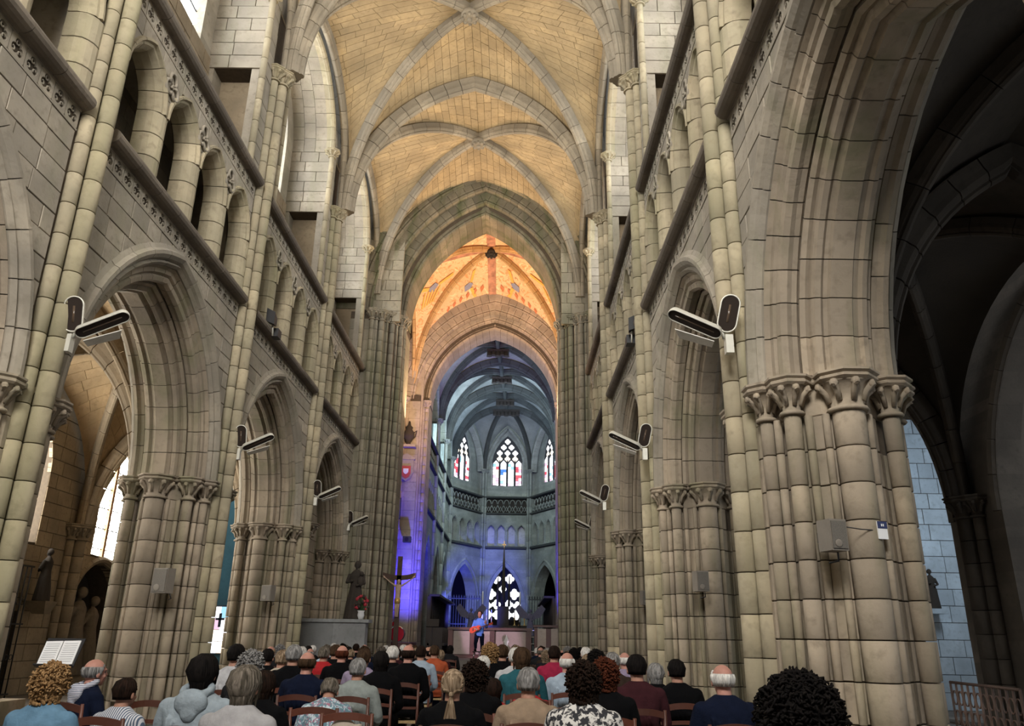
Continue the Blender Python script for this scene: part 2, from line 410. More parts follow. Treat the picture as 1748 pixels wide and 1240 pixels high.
def band(p, u0, u1, zs, mat, depth=.17):
    prof = [(0, zs-.05), (.03, zs-.05)]+[(.075+.125*math.cos(a), zs+.07+.115*math.sin(a)) for a in [-1.9+3.8*i/9 for i in range(10)]]+[(0, zs+.17)]
    n = 8; L = (u1-u0)/n
    for i in range(n):
        MB().rings([[(v, u0+i*L+.005, z) for v, z in prof], [(v, u0+(i+1)*L-.005, z) for v, z in prof]]).build('string_moulding', mat, p)
    # carved frieze of trefoils below
    MB().box(-.20, -.12, u0, u1, zs-.34, zs-.02).build('frieze_ground', SHADEBLK, p)  # near-black ground paints the shade behind the pierced trefoils
    MB().box(-.1, .015, u0, u1, zs-.06, zs-.02).build('frieze_fillet', STONE, p); MB().box(-.1, .01, u0, u1, zs-.36, zs-.335).build('frieze_fillet', STONE, p)
    m = int((u1-u0)/.30); q = (u1-u0)/m
    for i in range(m):
        inst('trefoil', TRE, p, loc=(-.055, u0+(i+.5)*q, zs-.195))
        
STRING = stone('string_stone', (.20, .165, .125), (.16, .13, .10), spread=.15)  # dark tone holds dirt plus the painted shade of the underside
def build_bay():
    p = empty('wall_bay', kind='structure')
    hw = 3.2
    # spandrels
    zf = ZS1-.36
    for side in (-1, 1):
        b = (lambda z: hw-AR.half(z, .66)) if side < 0 else (lambda z: hw+AR.half(z, .66))
        u0, u1 = (.34, hw) if side < 0 else (hw, 2*hw-.34)
        polys = wall_strip(u0, u1, ZA, zf, .33, .62, b, side, seed=3+side)
        put_stones(polys, p, STONE)
        b2 = (lambda z: hw-AR.half(z, .55)) if side < 0 else (lambda z: hw+AR.half(z, .55))
        cores = wall_strip(0 if side < 0 else hw, hw if side < 0 else 2*hw, ZA, ZS1+.1, .18, 9, b2, side, gap=-.002)
        mb = MB()
        for poly in cores: mb.rings([[yzmap(a, -.03, z) for a, z in poly], [yzmap(a, -TH, z) for a, z in poly]])
        mb.build('wall_core', MORTAR, p, kind='stuff')
    voussoirs(AR, ARC_A, 9, p, PIER); voussoirs(AR, ARC_B, 11, p, PIER, stagger=.3); voussoirs(AR, ARC_B2, 7, p, PIER)
    voussoirs(AR, ARC_C, 8, p, STONE); voussoirs(AR, ARC_C2, 5, p, STONE)
    rings_core(AR, [(.10, -.62), (.10, -.94), (.36, -1.08), (.5, -1.38), (.6, -1.48), (.78, -1.5), (.78, -.08), (.5, -.2), (.36, -.46)], MORTAR, p)
    band(p, .34, 6.06, ZS1, STRING); band(p, .34, 6.06, ZS2, STRING)
    # triforium
    zt0 = ZS1+.17; pit = 5.72/4; a = .49; zsp = 9.55; hh = .70
    zt1 = ZS2-.36
    JP = [(-.36, -.24), (-.36, .24), (-.18, .24), (-.09, .215), (-.03, .16), (.015, .08), (.03, 0), (.015, -.08), (-.03, -.16), (-.09, -.215), (-.18, -.24)]
    W = pit-2*a
    k = W/.48
    jm = None; h = (zsp-zt0)/3
    mb = MB(); mb.prism([(v, u*k) for v, u in JP], 0, h-.014, bev=.006); jm = mb.mesh('column_drum', SHAFT)
    for i in range(5):
        uc = .34+i*pit
        for j in range(3): inst('column_drum', jm, p, loc=(0, uc, zt0+j*h+.007))
        MB().prism([(v*.96-.01, uc+u*k*.93) for v, u in JP], zt0, zsp+.05).build('column_core', MORTAR, p)
    for i in range(4):
        ta = Arch(a, hh, zsp, .34+(i+.5)*pit)
        voussoirs(ta, [(0, -.36), (0, -.22), (.03, -.10), (.09, -.01), (.13, .0), (.15, .05), (.19, .05), (.21, 0), (.23, -.36)], 3, p, SHAFT, sub=3, gap=.012)
        for side in (-1, 1):
            uc = ta.uc
            b = (lambda z: uc-ta.half(z, .17)) if side < 0 else (lambda z: uc+ta.half(z, .17))
            u0, u1 = (uc-pit/2, uc) if side < 0 else (uc, uc+pit/2)
            put_stones(wall_strip(u0, u1, zsp, zt1, .33, .5, b, side, seed=i), p, STONE, d=.2)
            mb = MB()
            for poly in wall_strip(u0, u1, zsp, zt1+.4, .1, 9, b, side, gap=-.002): mb.rings([[yzmap(q, -.03, z) for q, z in poly], [yzmap(q, -.45, z) for q, z in poly]])
            mb.build('wall_core', MORTAR, p, kind='stuff')
    for i in range(5):
        if 0 < i < 4: inst('carved_trefoil', TREB, p, loc=(.03, .34+i*pit, zsp+.62))
    # passage behind triforium
    put_stones(wall_strip(0, 6.4, zt0, ZS2+.1, .36, .8, seed=9), p, STONE, v=-1.35, d=.1)
    MB().box(-1.7, -1.44, 0, 6.4, zt0-.2, ZS2+.3).build('passage_wall', MORTAR, p)
    MB().box(-1.9, -.0, 0, 6.4, ZS1+.02, ZS1+.14).build('passage_floor', STONE, p)
    MB().box(-1.9, -.04, 0, 6.4, ZS2-.05, ZS2+.14).build('passage_ceiling', STONE, p)
    MB().box(-1.45, -.46, -.3, .3, zt0, ZS2+.1).build('passage_pier', STONE, p); MB().box(-1.45, -.46, 6.1, 6.7, zt0, ZS2+.1).build('passage_pier', STONE, p)
    # clerestory: jamb walls with passage doors, outer wall, window, deep soffit
    zc0 = ZS2+.17; ze = 15.9; D = 1.3; jw = .86; zd = 13.75
    EA = Arch(3.2-jw, 2.1, ze, 3.2)
    for side in (0, 1):
        m = (lambda u: u) if side == 0 else (lambda u: 6.4-u)
        ua, ub = sorted((m(.0), m(jw)))
        put_stones(wall_strip(*sorted((m(.3), m(jw))), zc0, ze, .38, .8, seed=side), p, STONE, v=0, d=.1)
        put_stones([[(x, z) for x, z in poly] for poly in wall_strip(-D, 0, zd, ze, .36, .6, seed=4+side)], p, STONE, mp=(lambda u, v, z, m=m: (u, m(jw)+(v if side == 0 else -v), z)), v=0, d=.1)
        MB().box(-D, -.03, *sorted((m(0), m(jw-.03))), zd, 18.6).build('jamb_core', MORTAR, p)
        MB().box(-.28, -.03, *sorted((m(0), m(jw-.03))), zc0, zd).build('jamb_core', STONE, p)
        MB().box(-D, -1.15, *sorted((m(0), m(jw-.03))), zc0, zd).build('jamb_core', STONE, p)
        MB().box(-1.16, -.28, *sorted((m(0), m(.35))), zc0, zd).build('passage_end', AISLE, p)
        drums(p, .0, m(jw+.02), .075, zc0, ze-.2, .6, SHAFT)
        inst('capital', capital_mesh(.075, SHAFT, .24), p, loc=(.0, m(jw+.02), ze-.22))
    voussoirs(EA, [(0, .06), (-.05, .02), (-.07, -.05), (-.02, -.10), (0, -.22), (.3, -.22), (.3, .0), (.08, .0)], 8, p, SHAFT)
    voussoirs(EA, [(0, -.22), (0, -.56), (.2, -.56), (.2, -.22)], 8, p, STONE); voussoirs(EA, [(0, -.57), (0, -.92), (.2, -.92), (.2, -.57)], 7, p, STONE)
    voussoirs(EA, [(0, -.93), (0, -1.3), (.2, -1.3), (.2, -.93)], 8, p, STONE)
    voussoirs(EA, [(.31, .0), (.31, -.2), (.95, -.2), (.95, .0)], 8, p, STONE)
    rings_core(EA, [(.03, .0-.03), (.03, -1.3), (1.6, -1.3), (1.6, -.03)], MORTAR, p)
    # outer wall with window
    WA = Arch(1.75, 1.9, 15.7, 3.2); zw = 14.0
    put_stones(wall_strip(jw-.1, 6.4-jw+.1, zc0, zw, .4, .9, seed=11), p, AISLE, v=-D+.05, d=.2)
    MB().box(-D-.4, -D, 0, 6.4, ZS2, zw).build('outer_core', MORTAR, p)
    for side in (-1, 1):
        b = (lambda z: 3.2-WA.half(z)) if side < 0 else (lambda z: 3.2+WA.half(z))
        u0, u1 = (0, 3.2) if side < 0 else (3.2, 6.4)
        mb = MB()
        for poly in wall_strip(u0, u1, zw, 19.2, .2, 9, b, side, gap=-.002): mb.rings([[yzmap(q, -D+.02, z) for q, z in poly], [yzmap(q, -D-.4, z) for q, z in poly]])
        mb.build('outer_masonry', STONE, p, kind='stuff')
    win = empty('clerestory_window'); win.parent = p
    mb = MB(); pts = [(3.2-1.75, zw)]+[WA.at(i/8, -1) for i in range(9)]+[WA.at(i/8, 1) for i in reversed(range(8))]+[(3.2+1.75, zw)]
    mb.add([(-D-.2, u, z) for u, z in pts], [tuple(range(len(pts)))]); mb.build('pane', GLOW, win)
    for du in (-.58, .58): MB().box(-D-.26, -D-.12, 3.2+du-.06, 3.2+du+.06, zw, 16.9).build('mullion', STONE, win)
    for i in range(6):
        MB().box(-D-.2, -D-.17, 1.45, 4.95, zw+.35+i*.45-.012, zw+.35+i*.45+.012).build('saddle_bar', SHADEBLK, win)
    for c, r in (((3.2, 16.9), .42), ((2.35, 16.2), .34), ((4.05, 16.2), .34)):
        mb = MB(); mb.tube([(-D-.19, c[0]+r*math.cos(t*PI/8), c[1]+r*math.sin(t*PI/8)) for t in range(17)], .05, 6, caps=False); mb.build('tracery', STONE, win)
    return p
GLOW = plain('sky_glass', (.8, .8, .8), .3, var=0, emit=(.93, .97, 1), es=9)
# ------------------------------------------------------------------ ribs and vault cells
RIBP = [(0, -.03), (0, .03), (.03, .07), (.06, .065), (.08, .1), (.13, .13), (.2, .13), (.32, .15), (.32, -.15), (.2, -.13), (.13, -.13), (.08, -.1), (.06, -.065), (.03, -.07)]
def edge(P, Q, z0, h, stilt=0, o=0):
    """returns f(t): from springer at P (plan) up to the crown half way to Q; t 0..1, stilted part first"""
    P = Vector(P); Q = Vector(Q); a = (Q-P).length/2; d = (Q-P).normalized(); ar = Arch(a, h, z0+stilt)
    ln = a*1.4; ts = stilt/(stilt+ln)
    def f(t):
        if t < ts: return Vector((P.x-d.x*o, P.y-d.y*o, z0+stilt*t/ts))
        u, z = ar.at((t-ts)/(1-ts), -1, o); return Vector((P.x+d.x*(u+a), P.y+d.y*(u+a), z))
    return f
def rib(parent, P, Q, z0, h, mat, prof=RIBP, n=11, name='rib', sc=1, stilt=0, both=True, gap=.014, sub=2):
    P = Vector(P); Q = Vector(Q); a = (Q-P).length/2; d = (Q-P).normalized(); nn = Vector((-d.y, d.x)); C_ = (P+Q)/2
    ar = Arch(a, h, z0+stilt, 0)
    def mp(u, v, z): return (C_.x+d.x*u+nn.x*v, C_.y+d.y*u+nn.y*v, z)
    pr = [((o-.32)*sc, v*sc) for o, v in prof]
    sides = (-1, 1) if both else (-1,)
    tm = ar.thm(0)
    for side in sides:
        if stilt:
            k = max(1, round(stilt/.5))
            for i in range(k):
                za, zb = z0+stilt*i/k, z0+stilt*(i+1)/k-gap
                MB().rings([[mp(ar.uc+side*(a+o), v, z) for o, v in pr] for z in (za, zb)]).build(name, mat, parent)
        for i in range(n):
            g = gap/2/a
            rs = []
            for j in range(sub+1):
                t = (tm*i/n+g)+(tm/n-2*g)*j/sub
                if i == n-1 and j == sub: t = tm
                rs.append([mp(*(lambda q: (q[0], v, q[1]))(ar.raw(o, t, side))) for o, v in pr])
            MB().rings(rs).build(name, mat, parent)
def web_cell(parent, f1, f2, mat, bulge, rows=24, sw=.55, limit=150, seed=0, lift=(0, 0, .03), name='stone', stones=True, flip=0):
    """ruled cell between two edge curves; stone tiles on the underside of a backing shell"""
    rnd = random.Random(seed)
    def S(t, s):
        a, b = f1(t), f2(t); p = a.lerp(b, s); w_ = 4*s*(1-s)*bulge*min(1, t*1.6); p.z += w_; return p
    mb = MB(); R_, C_ = 16, 5
    mb.add([S(i/R_, j/C_)+Vector((0, 0, .05)) for i in range(R_+1) for j in range(C_+1)], [(i*(C_+1)+j, i*(C_+1)+j+1, (i+1)*(C_+1)+j+1, (i+1)*(C_+1)+j) for i in range(R_) for j in range(C_)], True)
    me = mb.mesh('vault_shell', MORTARV if stones else mat); o = inst('vault_shell', me, parent)
    if not stones: return S
    rest = MB(); cnt = 0; order = list(range(rows)); order.reverse(); off = []
    for i in order:
        t0, t1 = i/rows, (i+1)/rows; W_ = (f1((t0+t1)/2)-f2((t0+t1)/2)).length; H_ = max(.05, (S(t1, .5)-S(t0, .5)).length)
        n = max(1, round(W_/sw)); ph = rnd.uniform(.2, .8) if n > 1 else 0
        cuts = sorted(set([0.0]+[min(1, max(0, (k+ph)/n)) for k in range(n)]+[1.0]))
        for s0, s1 in zip(cuts, cuts[1:]):
            if s1-s0 < .02: continue
            gs = .006/max(.2, W_); gt = .006/H_*(t1-t0)
            m_ = 2 if (s1-s0) < .5 else 3
            up = Vector((0, 0, .05)); bot = [S(t0+gt, s0+gs+(s1-s0-2*gs)*k/m_) for k in range(m_+1)]; top = [S(t1-gt, s0+gs+(s1-s0-2*gs)*k/m_) for k in range(m_+1)]
            q = MB(); e = Vector((0, 0, rnd.uniform(-.004, .004)))
            vs = [p+e for p in bot]+[p+e for p in top]+[p+up for p in bot]+[p+up for p in top]; n1 = m_+1
            fs = [(k, k+1, n1+k+1, n1+k) for k in range(m_)]+[(k, 2*n1+k, 2*n1+k+1, k+1) for k in range(m_)]+[(n1+k, n1+k+1, 3*n1+k+1, 3*n1+k) for k in range(m_)]+[(0, n1, 3*n1, 2*n1), (m_, 2*n1+m_, 3*n1+m_, n1+m_)]
            q.add(vs, fs)
            if cnt < limit: q.build(name, mat, parent); cnt += 1
            else: rest.add(q.v, q.f)
    if rest.v: rest.build('vault_masonry', mat, parent, kind='stuff')
    return S
def boss(parent, x, y, z, mat, r=.28):
    mb = MB(); mb.lathe([(r*.6, .25), (r, .1), (r, 0), (r*.75, -.04), (r*.7, -.1)], (x, y, z), n=12)
    for k in range(8):
        a = 2*PI*k/8; mb.ball((x+r*.72*math.cos(a), y+r*.72*math.sin(a), z-.07), r*.24, 6, 4)
    mb.ball((x, y, z-.1), r*.3, 8, 5); mb.build('boss', mat, parent)
def nave_vault(k, cells, limit):
    """bay from pier k to k+1"""
    p = empty('ceiling', kind='structure', label='ribbed stone vault over nave bay %s' % {0: 'nearest the camera', 1: 'above the first triforium arches', 2: 'in mid nave with carved boss', 3: 'next to the crossing arch'}[k])
    xa, xb = A+.22, B-.22; ya, yb = PY(k), PY(k+1); xm, ym = (xa+xb)/2, (ya+yb)/2; ZK = ZV+.34; zt = 19.45; zb = 19.5; zw = 18.25
    tr = dict(h=zt-ZK); dg = dict(h=zb-ZK)
    corners = [(xa, ya), (xb, ya), (xa, yb), (xb, yb)]
    T = lambda y, x0, x1: edge((x0, y), (x1, y), ZK, zt-ZK)
    for (nm, lim) in cells.items():
        if nm in ('near', 'far'):
            y = ya if nm == 'near' else yb; oy = yb if nm == 'near' else ya
            for x0, x1 in ((xa, xb), (xb, xa)):
                f1 = T(y, x0, x1); f2 = edge((x0, y), (x1, oy), ZK, zb-ZK)
                web_cell(p, f1, f2, WEB, .12, rows=26, sw=.5, limit=lim, seed=int(x0*9)+k)
        else:
            x = xa if nm == 'left' else xb; ox = xb if nm == 'left' else xa
            for y0, y1 in ((ya, yb), (yb, ya)):
                f1 = edge((x, y0), (x, y1), ZK, zw-ZK-1.2, stilt=1.2); f2 = edge((x, y0), (ox, y1), ZK, zb-ZK)
                web_cell(p, f1, f2, WEB, .12, rows=26, sw=.6, limit=lim, seed=int(y0*9)+k)
    rib(p, (xa, ya), (xb, yb), ZK, zb-ZK-.0, RIB, n=13); rib(p, (xb, ya), (xa, yb), ZK, zb-ZK, RIB, n=13)
    if k in (0, 1, 2, 3): 
        if k: rib(p, (xa, ya), (xb, ya), ZK, zt-ZK, RIB, n=13, sc=1.35)
    for x in (xa, xb): rib(p, (x, ya), (x, yb), ZK, zw-ZK-1.2, RIB, n=8, sc=.8, stilt=1.2)
    boss(p, xm, ym, zb-.36, RIB)
    return p

# ------------------------------------------------------------------ west end behind the photographer (closes the nave)
def west_end():
    o = empty('wall_west', kind='structure', label='plain west end of the nave behind the camera with its great window')
    wa = Arch(2.6, 3.0, 13.0, -1.5); mb = MB()
    MB().box(-6.3, 3.2, -6.5, -6.0, 0, 9.5).build('masonry', STONE, o); MB().box(-6.3, -4.1, -6.5, -6.0, 9.5, 20).build('masonry', STONE, o); MB().box(1.1, 3.2, -6.5, -6.0, 9.5, 20).build('masonry', STONE, o); MB().box(-4.1, 1.1, -6.5, -6.0, 16, 20).build('masonry', STONE, o)
    MB().box(-4.1, 1.1, -6.35, -6.3, 9.5, 16).build('pane', GLOW, o)
    for x in (-2.8, -1.5, -.2): MB().box(x-.08, x+.08, -6.3, -6.1, 9.5, 16).build('mullion', STONE, o)
    MB().box(A-.4, A-.02, -6.4, PY(0)-1, 0, 20).build('side_wall', STONE, o); MB().box(B+.02, B+.4, -6.4, PY(0)-1, 0, 20).build('side_wall', STONE, o)
west_end()
# ------------------------------------------------------------------ assemble nave
pier0 = build_pier(); resp0 = build_respond(); bay0 = build_bay()
SIDE = {'L': (A, 1), 'R': (B, -1)}
ordn = {0: 'nearest the camera', 1: 'second from the camera', 2: 'third from the camera', 3: 'last before the crossing'}
def place(o, side, y, first):
    c = o if first else copy_tree(o)
    c.location = (SIDE[side][0], y, 0); c.scale = (SIDE[side][1], 1, 1); return c
first = {'p': True, 'r': True, 'b': True}
word = {'L': 'left', 'R': 'right'}
pl = {('L', 1): 'clustered pier at the left edge behind the seated curly-haired woman', ('L', 2): 'clustered stone pier behind the music book, small speaker on its face', ('L', 3): 'third clustered pier on the left before the walled tomb recess',
      ('R', 1): 'massive clustered pier at right with grey speaker and small white notice', ('R', 2): 'clustered pier behind the bald man on the right', ('R', 3): 'slender-looking clustered pier on right nearest the crossing',
      ('R', 0): 'pier beside the camera on the right, out of view', ('L', 0): 'pier beside the camera on the left, out of view'}
for s in 'LR':
    for k in (1, 2, 3):
        c = place(pier0, s, PY(k), first['p']); first['p'] = False; tag(c, pl[(s, k)], 'pier')
        c = place(resp0, s, PY(k), first['r']); first['r'] = False
        tag(c, 'bundle of tall vault shafts on the %s wall, %s' % (word[s], {1: 'the nearest one', 2: 'the second one along', 3: 'the farthest before the crossing'}[k]), kind='structure')
    for k in (0, 1, 2, 3):
        c = place(bay0, s, PY(k), first['b']); first['b'] = False
        c.name = 'wall_'+word[s]; c['label'] = '%s nave wall bay %s with arcade arch, triforium and clerestory' % (word[s], ordn[k])
c = place(pier0, 'R', PY(0), False); tag(c, pl[('R', 0)], 'pier')
c = place(pier0, 'L', PY(0), False); tag(c, pl[('L', 0)], 'pier')
c = place(pier0, 'L', PY(4)+.1, False); tag(c, 'half-hidden respond pier merging into the left crossing pier', kind='structure')
c = place(pier0, 'R', PY(4)+.1, False); tag(c, 'half-hidden respond pier merging into the right crossing pier', kind='structure')
for k, cells in {0: {}, 1: {'far': 0, 'left': 0, 'right': 0}, 2: {'left': 60, 'right': 60, 'far': 20, 'near': 0}, 3: {'left': 60, 'right': 60, 'far': 20, 'near': 0}}.items():
    nave_vault(k, cells, 0)
# plain vault lid over the first bays so that they are roofed
MB().box(A-1.5, B+1.5, -6.5, PY(1), 19.7, 20.0).build('ceiling', WEB, None, kind='structure')

# ------------------------------------------------------------------ crossing arches and piers
def crossing_pier(name, label, xin, sgn, steps, z1, mat, zcap, shafts, cap=True, yb=1.7):
    """stepped pier. steps: [(x offset outward from xin, y front)] ; sgn -1 = left pier (outward is -x)"""
    p = empty(name, label=label, kind='structure')
    pts = []
    last = None
    for i, (dx, y) in enumerate(steps):
        x = xin+sgn*dx
        if last is not None: pts.append((x, last))
        pts.append((x, y)); last = y
    xe = xin+sgn*(steps[-1][0]+1.0); yb_ = steps[0][1]+yb
    pts += [(xe, last), (xe, yb_), (xin, yb_)]
    h = .44; n = round(z1/h); h = z1/n
    # blocks: one per step
    blocks = []
    xs = [xin+sgn*dx for dx, _ in steps]+[xe]
    for i in range(len(steps)):
        a, b = sorted((xs[i], xs[i+1])); m = MB(); m.box(a+.003, b-.003, steps[i][1], yb_, 0, h-.009); 
        blocks.append(m.mesh('stone', mat))
    for j in range(n):
        for m in blocks: inst('stone', m, p, loc=(0, 0, j*h+.007))
    MB().prism(ins(pts, .015), 0, z1+.3).build('pier_core', MORTAR, p)
    for (dx, y, r) in shafts:
        drums(p, xin+sgn*dx, y, r, 0, z1, z1/n, mat)
        if cap: inst('capital', capital_mesh(r, mat, .42), p, loc=(xin+sgn*dx, y, zcap))
    return p
WS = [(0, 28.75), (.28, 28.45), (.62, 28.15), (1.0, 27.9)]
WSH = [(.12, 28.66, .10), (.03, 28.95, .09), (.42, 28.34, .11), (.80, 28.04, .11), (1.15, 27.87, .09), (.26, 28.47, .05), (.6, 28.17, .05), (.97, 27.92, .05)]
crossing_pier('crossing_pier', 'tall mossy crossing pier on left, above the saint statue', -4.43, -1, WS, 13.1, CROSS, 13.05, WSH)
crossing_pier('crossing_pier', 'tall mossy crossing pier on right of the choir opening', 1.70, 1, WS, 13.1, CROSS, 13.05, WSH)
wa = empty('wall_crossing_west', kind='structure', label='mossy pointed crossing arch in front of the painted vault')
CAW = Arch(3.065, 4.75, 13.5, -1.365)
def oxmap(y0): return lambda u, v, z: (u, y0+v, z)
def order(arch, o0, o1, ya, yb, n, parent, mat, rolls=2, stagger=0):
    d = min(.09, (o1-o0)*.3)
    prof = [(o0, yb), (o0, ya+d*1.6), (o0+d*.3, ya+d*.9), (o0+d*.2, ya+d*.3), (o0+d*.9, ya-.0), (o0+d*1.6, ya+d*.5), (o0+d*2, ya), (o1, ya), (o1, yb)]
    voussoirs(arch, prof, n, parent, mat, mp=lambda u, v, z: (u, v, z), stagger=stagger)
order(CAW, 0, .42, 28.75, 30.4, 17, wa, MOSSARCH); order(CAW, .36, .85, 28.45, 29.2, 19, wa, MOSSARCH, stagger=.3); order(CAW, .8, 1.3, 28.15, 28.9, 21, wa, MOSSARCH, stagger=.2); order(CAW, 1.22, 1.62, 27.98, 28.6, 15, wa, MOSSARCH)
order(CAW, 1.55, 2.6, 27.88, 28.5, 21, wa, MOSSARCH)
rings_core(CAW, [(.05, 28.83), (.05, 30.3), (3.2, 30.3), (3.2, 27.95), (1.6, 28.05), (.85, 28.5)], MORTAR, wa, mp=lambda u, v, z: (u, v, z))
MB().box(A-2.5, -4.43-.3, 28.3, 30.35, 0, 20.5).build('crossing_wall', MORTAR, wa); MB().box(1.7+.3, B+2.5, 28.3, 30.35, 0, 20.5).build('crossing_wall', MORTAR, wa)
MB().box(A-2.5, B+2.5, 28.6, 30.3, 20.3, 22).build('crossing_wall', MORTAR, wa)
for u0, u1 in ((-6.0, -4.55), (1.75, 3.0)): put_stones(wall_strip(u0, u1, 13.1, 20.2, .44, .5, seed=int(u1)), wa, CROSS, mp=lambda u, v, z: (u, 28.15-v, z), v=0, d=.16)
ES = [(0, 36.75), (.36, 36.3), (.9, 36.3)]
ESH = [(.10, 36.72, .07), (1.12, 36.2, .11), (1.38, 36.28, .10), (1.60, 36.4, .08)]
cl = crossing_pier('crossing_pier', 'pale east crossing pier washed orange and blue on left', -4.22, -1, ES, 12.3, ECROSS, 12.0, ESH)
cr = crossing_pier('crossing_pier', 'east crossing pier at right edge of choir lit blue', 2.04, 1, ES, 12.3, ECROSS, 12.0, ESH)
we = empty('wall_crossing_east', kind='structure', label='orange lit pointed arch leading to the choir')
CAE = Arch(3.13, 3.95, 12.42, -1.09)
order(CAE, 0, .36, 36.9, 38.5, 15, we, ECROSS); order(CAE, .32, .7, 36.6, 37.4, 17, we, ECROSS, stagger=.3); order(CAE, .66, 1.15, 36.3, 37.0, 19, we, ECROSS); order(CAE, 1.12, 1.9, 36.28, 37.0, 19, we, ECROSS)
rings_core(CAE, [(.05, 36.97), (.05, 38.4), (3.5, 38.4), (3.5, 36.36), (1.1, 36.36), (.5, 36.75)], MORTAR, we, mp=lambda u, v, z: (u, v, z))
MB().box(-8, -4.5, 36.5, 38.4, 0, 20.5).build('crossing_wall', ECROSS, we); MB().box(2.3, 6, 36.5, 38.4, 0, 20.5).build('crossing_wall', ECROSS, we)
# wall masonry left of the left east pier (visible strip with crucifix)
# painted vault of the crossing
pv = empty('ceiling', kind='structure', label='painted orange crossing vault with winged figures')
cxa, cxb, cya, cyb = -5.05, 2.55, 30.35, 36.5; zk = 13.2; zc = 19.15
def pv_cells():
    C = [(cxa, cya), (cxb, cya), (cxa, cyb), (cxb, cyb)]
    dia = {0: 3, 1: 2, 2: 1, 3: 0}; surf = {}
    for (i, j) in ((0, 1), (1, 0), (2, 3), (3, 2), (0, 2), (2, 0), (1, 3), (3, 1)):
        hh = (17.95 if {i, j} == {2, 3} else 18.9 if {i, j} == {0, 1} else 17.9)-zk
        surf[(i, j)] = web_cell(pv, edge(C[i], C[j], zk, hh), edge(C[i], C[dia[i]], zk, zc-zk), PAINT, .1, stones=False)
    for i, j in ((0, 3), (1, 2)): rib(pv, C[i], C[j], zk, zc-zk, PAINTRIB, n=13, sc=.8)
    for i in (0, 1): rib(pv, C[i], C[i+2], zk, 17.9-zk, PAINTRIB, n=9, sc=.6)
    cx, cy = (cxa+cxb)/2, (cya+cyb)/2
    boss(pv, cx, cy, zc-.32, SHADEBLK, .3)
    # painted ridge bands
    for (i, j) in ((2, 3), (0, 1), (0, 2), (1, 3)):
        f = surf[(i, j)]; e0 = f(1, 0); e1 = f(1, 1); d = (e1-e0).normalized(); n_ = Vector((-d.y, d.x, 0))*.2; dn = Vector((0, 0, -.035))
        mb = MB(); K = 8
        for k in range(K):
            a = e0.lerp(e1, k/K)+Vector((0, 0, .1*4*(k/K)*(1-k/K))); b = e0.lerp(e1, (k+1)/K)+Vector((0, 0, .1*4*((k+1)/K)*(1-(k+1)/K)))
            mb.slab([a-n_+dn, a+n_+dn, b+n_+dn, b-n_+dn], (0, 0, -1), .02)
        mb.build('ridge_band', PAINTBAND, pv)
    # winged figures painted on the side cells and leaf scrolls on the east cell
    GOLD = plain('gold_paint', (.80, .52, .12), .8); BLUEP = plain('blue_paint', (.30, .32, .45), .8); REDP = plain('red_paint', (.62, .22, .10), .8)
    def patch(S, t0, s0, pts, mat, name, tw, sw_):
        mb = MB(); vs = []
        for a, b in pts: vs.append(S(t0+b*tw, s0+a*sw_)+Vector((0, 0, -.03)))
        top = [v+Vector((0, 0, -.012)) for v in vs]; mb.rings([vs, top]); mb.build(name, mat, pv)
    for key in ((0, 2), (2, 0), (3, 1), (1, 3)):
        S = surf[key]
        for q in range(5):
            x = -.35+q*.17; patch(S, .66, .45, [(x-.05, -.5), (x+.05, -.5), (x+.03, .3), (x-.03, .3)], GOLD, 'painted_robe', .16, .5)
        patch(S, .70, .45, [(-.15, 0), (.12, -.1), (.2, .2), (.0, .42), (-.2, .25)], BLUEP, 'painted_figure', .16, .5)
        patch(S, .72, .45, [(-.2, .15), (-.75, .5), (-.8, .3), (-.25, 0)], GOLD, 'painted_wing', .16, .5); patch(S, .72, .45, [(.2, .15), (.6, .5), (.7, .3), (.25, 0)], GOLD, 'painted_wing', .16, .5)
    for key in ((2, 3), (3, 2)):
        S = surf[key]
        patch(S, .80, .45, [(-.2, -.2), (.2, -.2), (.25, .2), (0, .4), (-.2, .2)], BLUEP, 'painted_figure', .12, .35)
        for q in (-1, 1): patch(S, .82, .45, [(q*.2, 0), (q*.9, .25), (q*.9, .45), (q*.2, .2)], GOLD, 'painted_wing', .12, .35)
        for q in range(6): patch(S, .62+.06*q, .25, [(-.3, -.1), (.1, -.2), (.3, .1), (0, .2)], REDP, 'painted_scroll', .08, .25)
pv_cells()
# transept walls seen between the crossing piers
TR = stone('transept_stone', (.34, .24, .20), (.28, .20, .17))
for sx, nm in ((-17.0, 'wall_transept_left'), (10.5, 'wall_transept_right')):
    o = empty(nm, kind='structure'); m = MB(); m.box(sx-.4, sx-.06, 28, 38.6, 0, 18); m.build('transept_core', MORTAR, o)
    put_stones(wall_strip(29, 37.5, 0, 18, .7, 1.6, seed=5), o, TR, mp=(lambda u, v, z, sx=sx: (sx+(v if sx < 0 else -v), u, z)), limit=0)
MB().box(-17.4, -5, 37.7, 38.0, 0, 18).build('wall_transept_east', TR, None, kind='structure'); MB().box(2.9, 10.9, 37.0, 37.4, 0, 18).build('wall_transept_east', TR, None, kind='structure')
MB().box(-17.4, -5.2, 28.4, 38.4, 17.9, 18.2).build('ceiling', TR, None, kind='structure'); MB().box(2.7, 10.9, 28.4, 38.4, 17.9, 18.2).build('ceiling', TR, None, kind='structure')
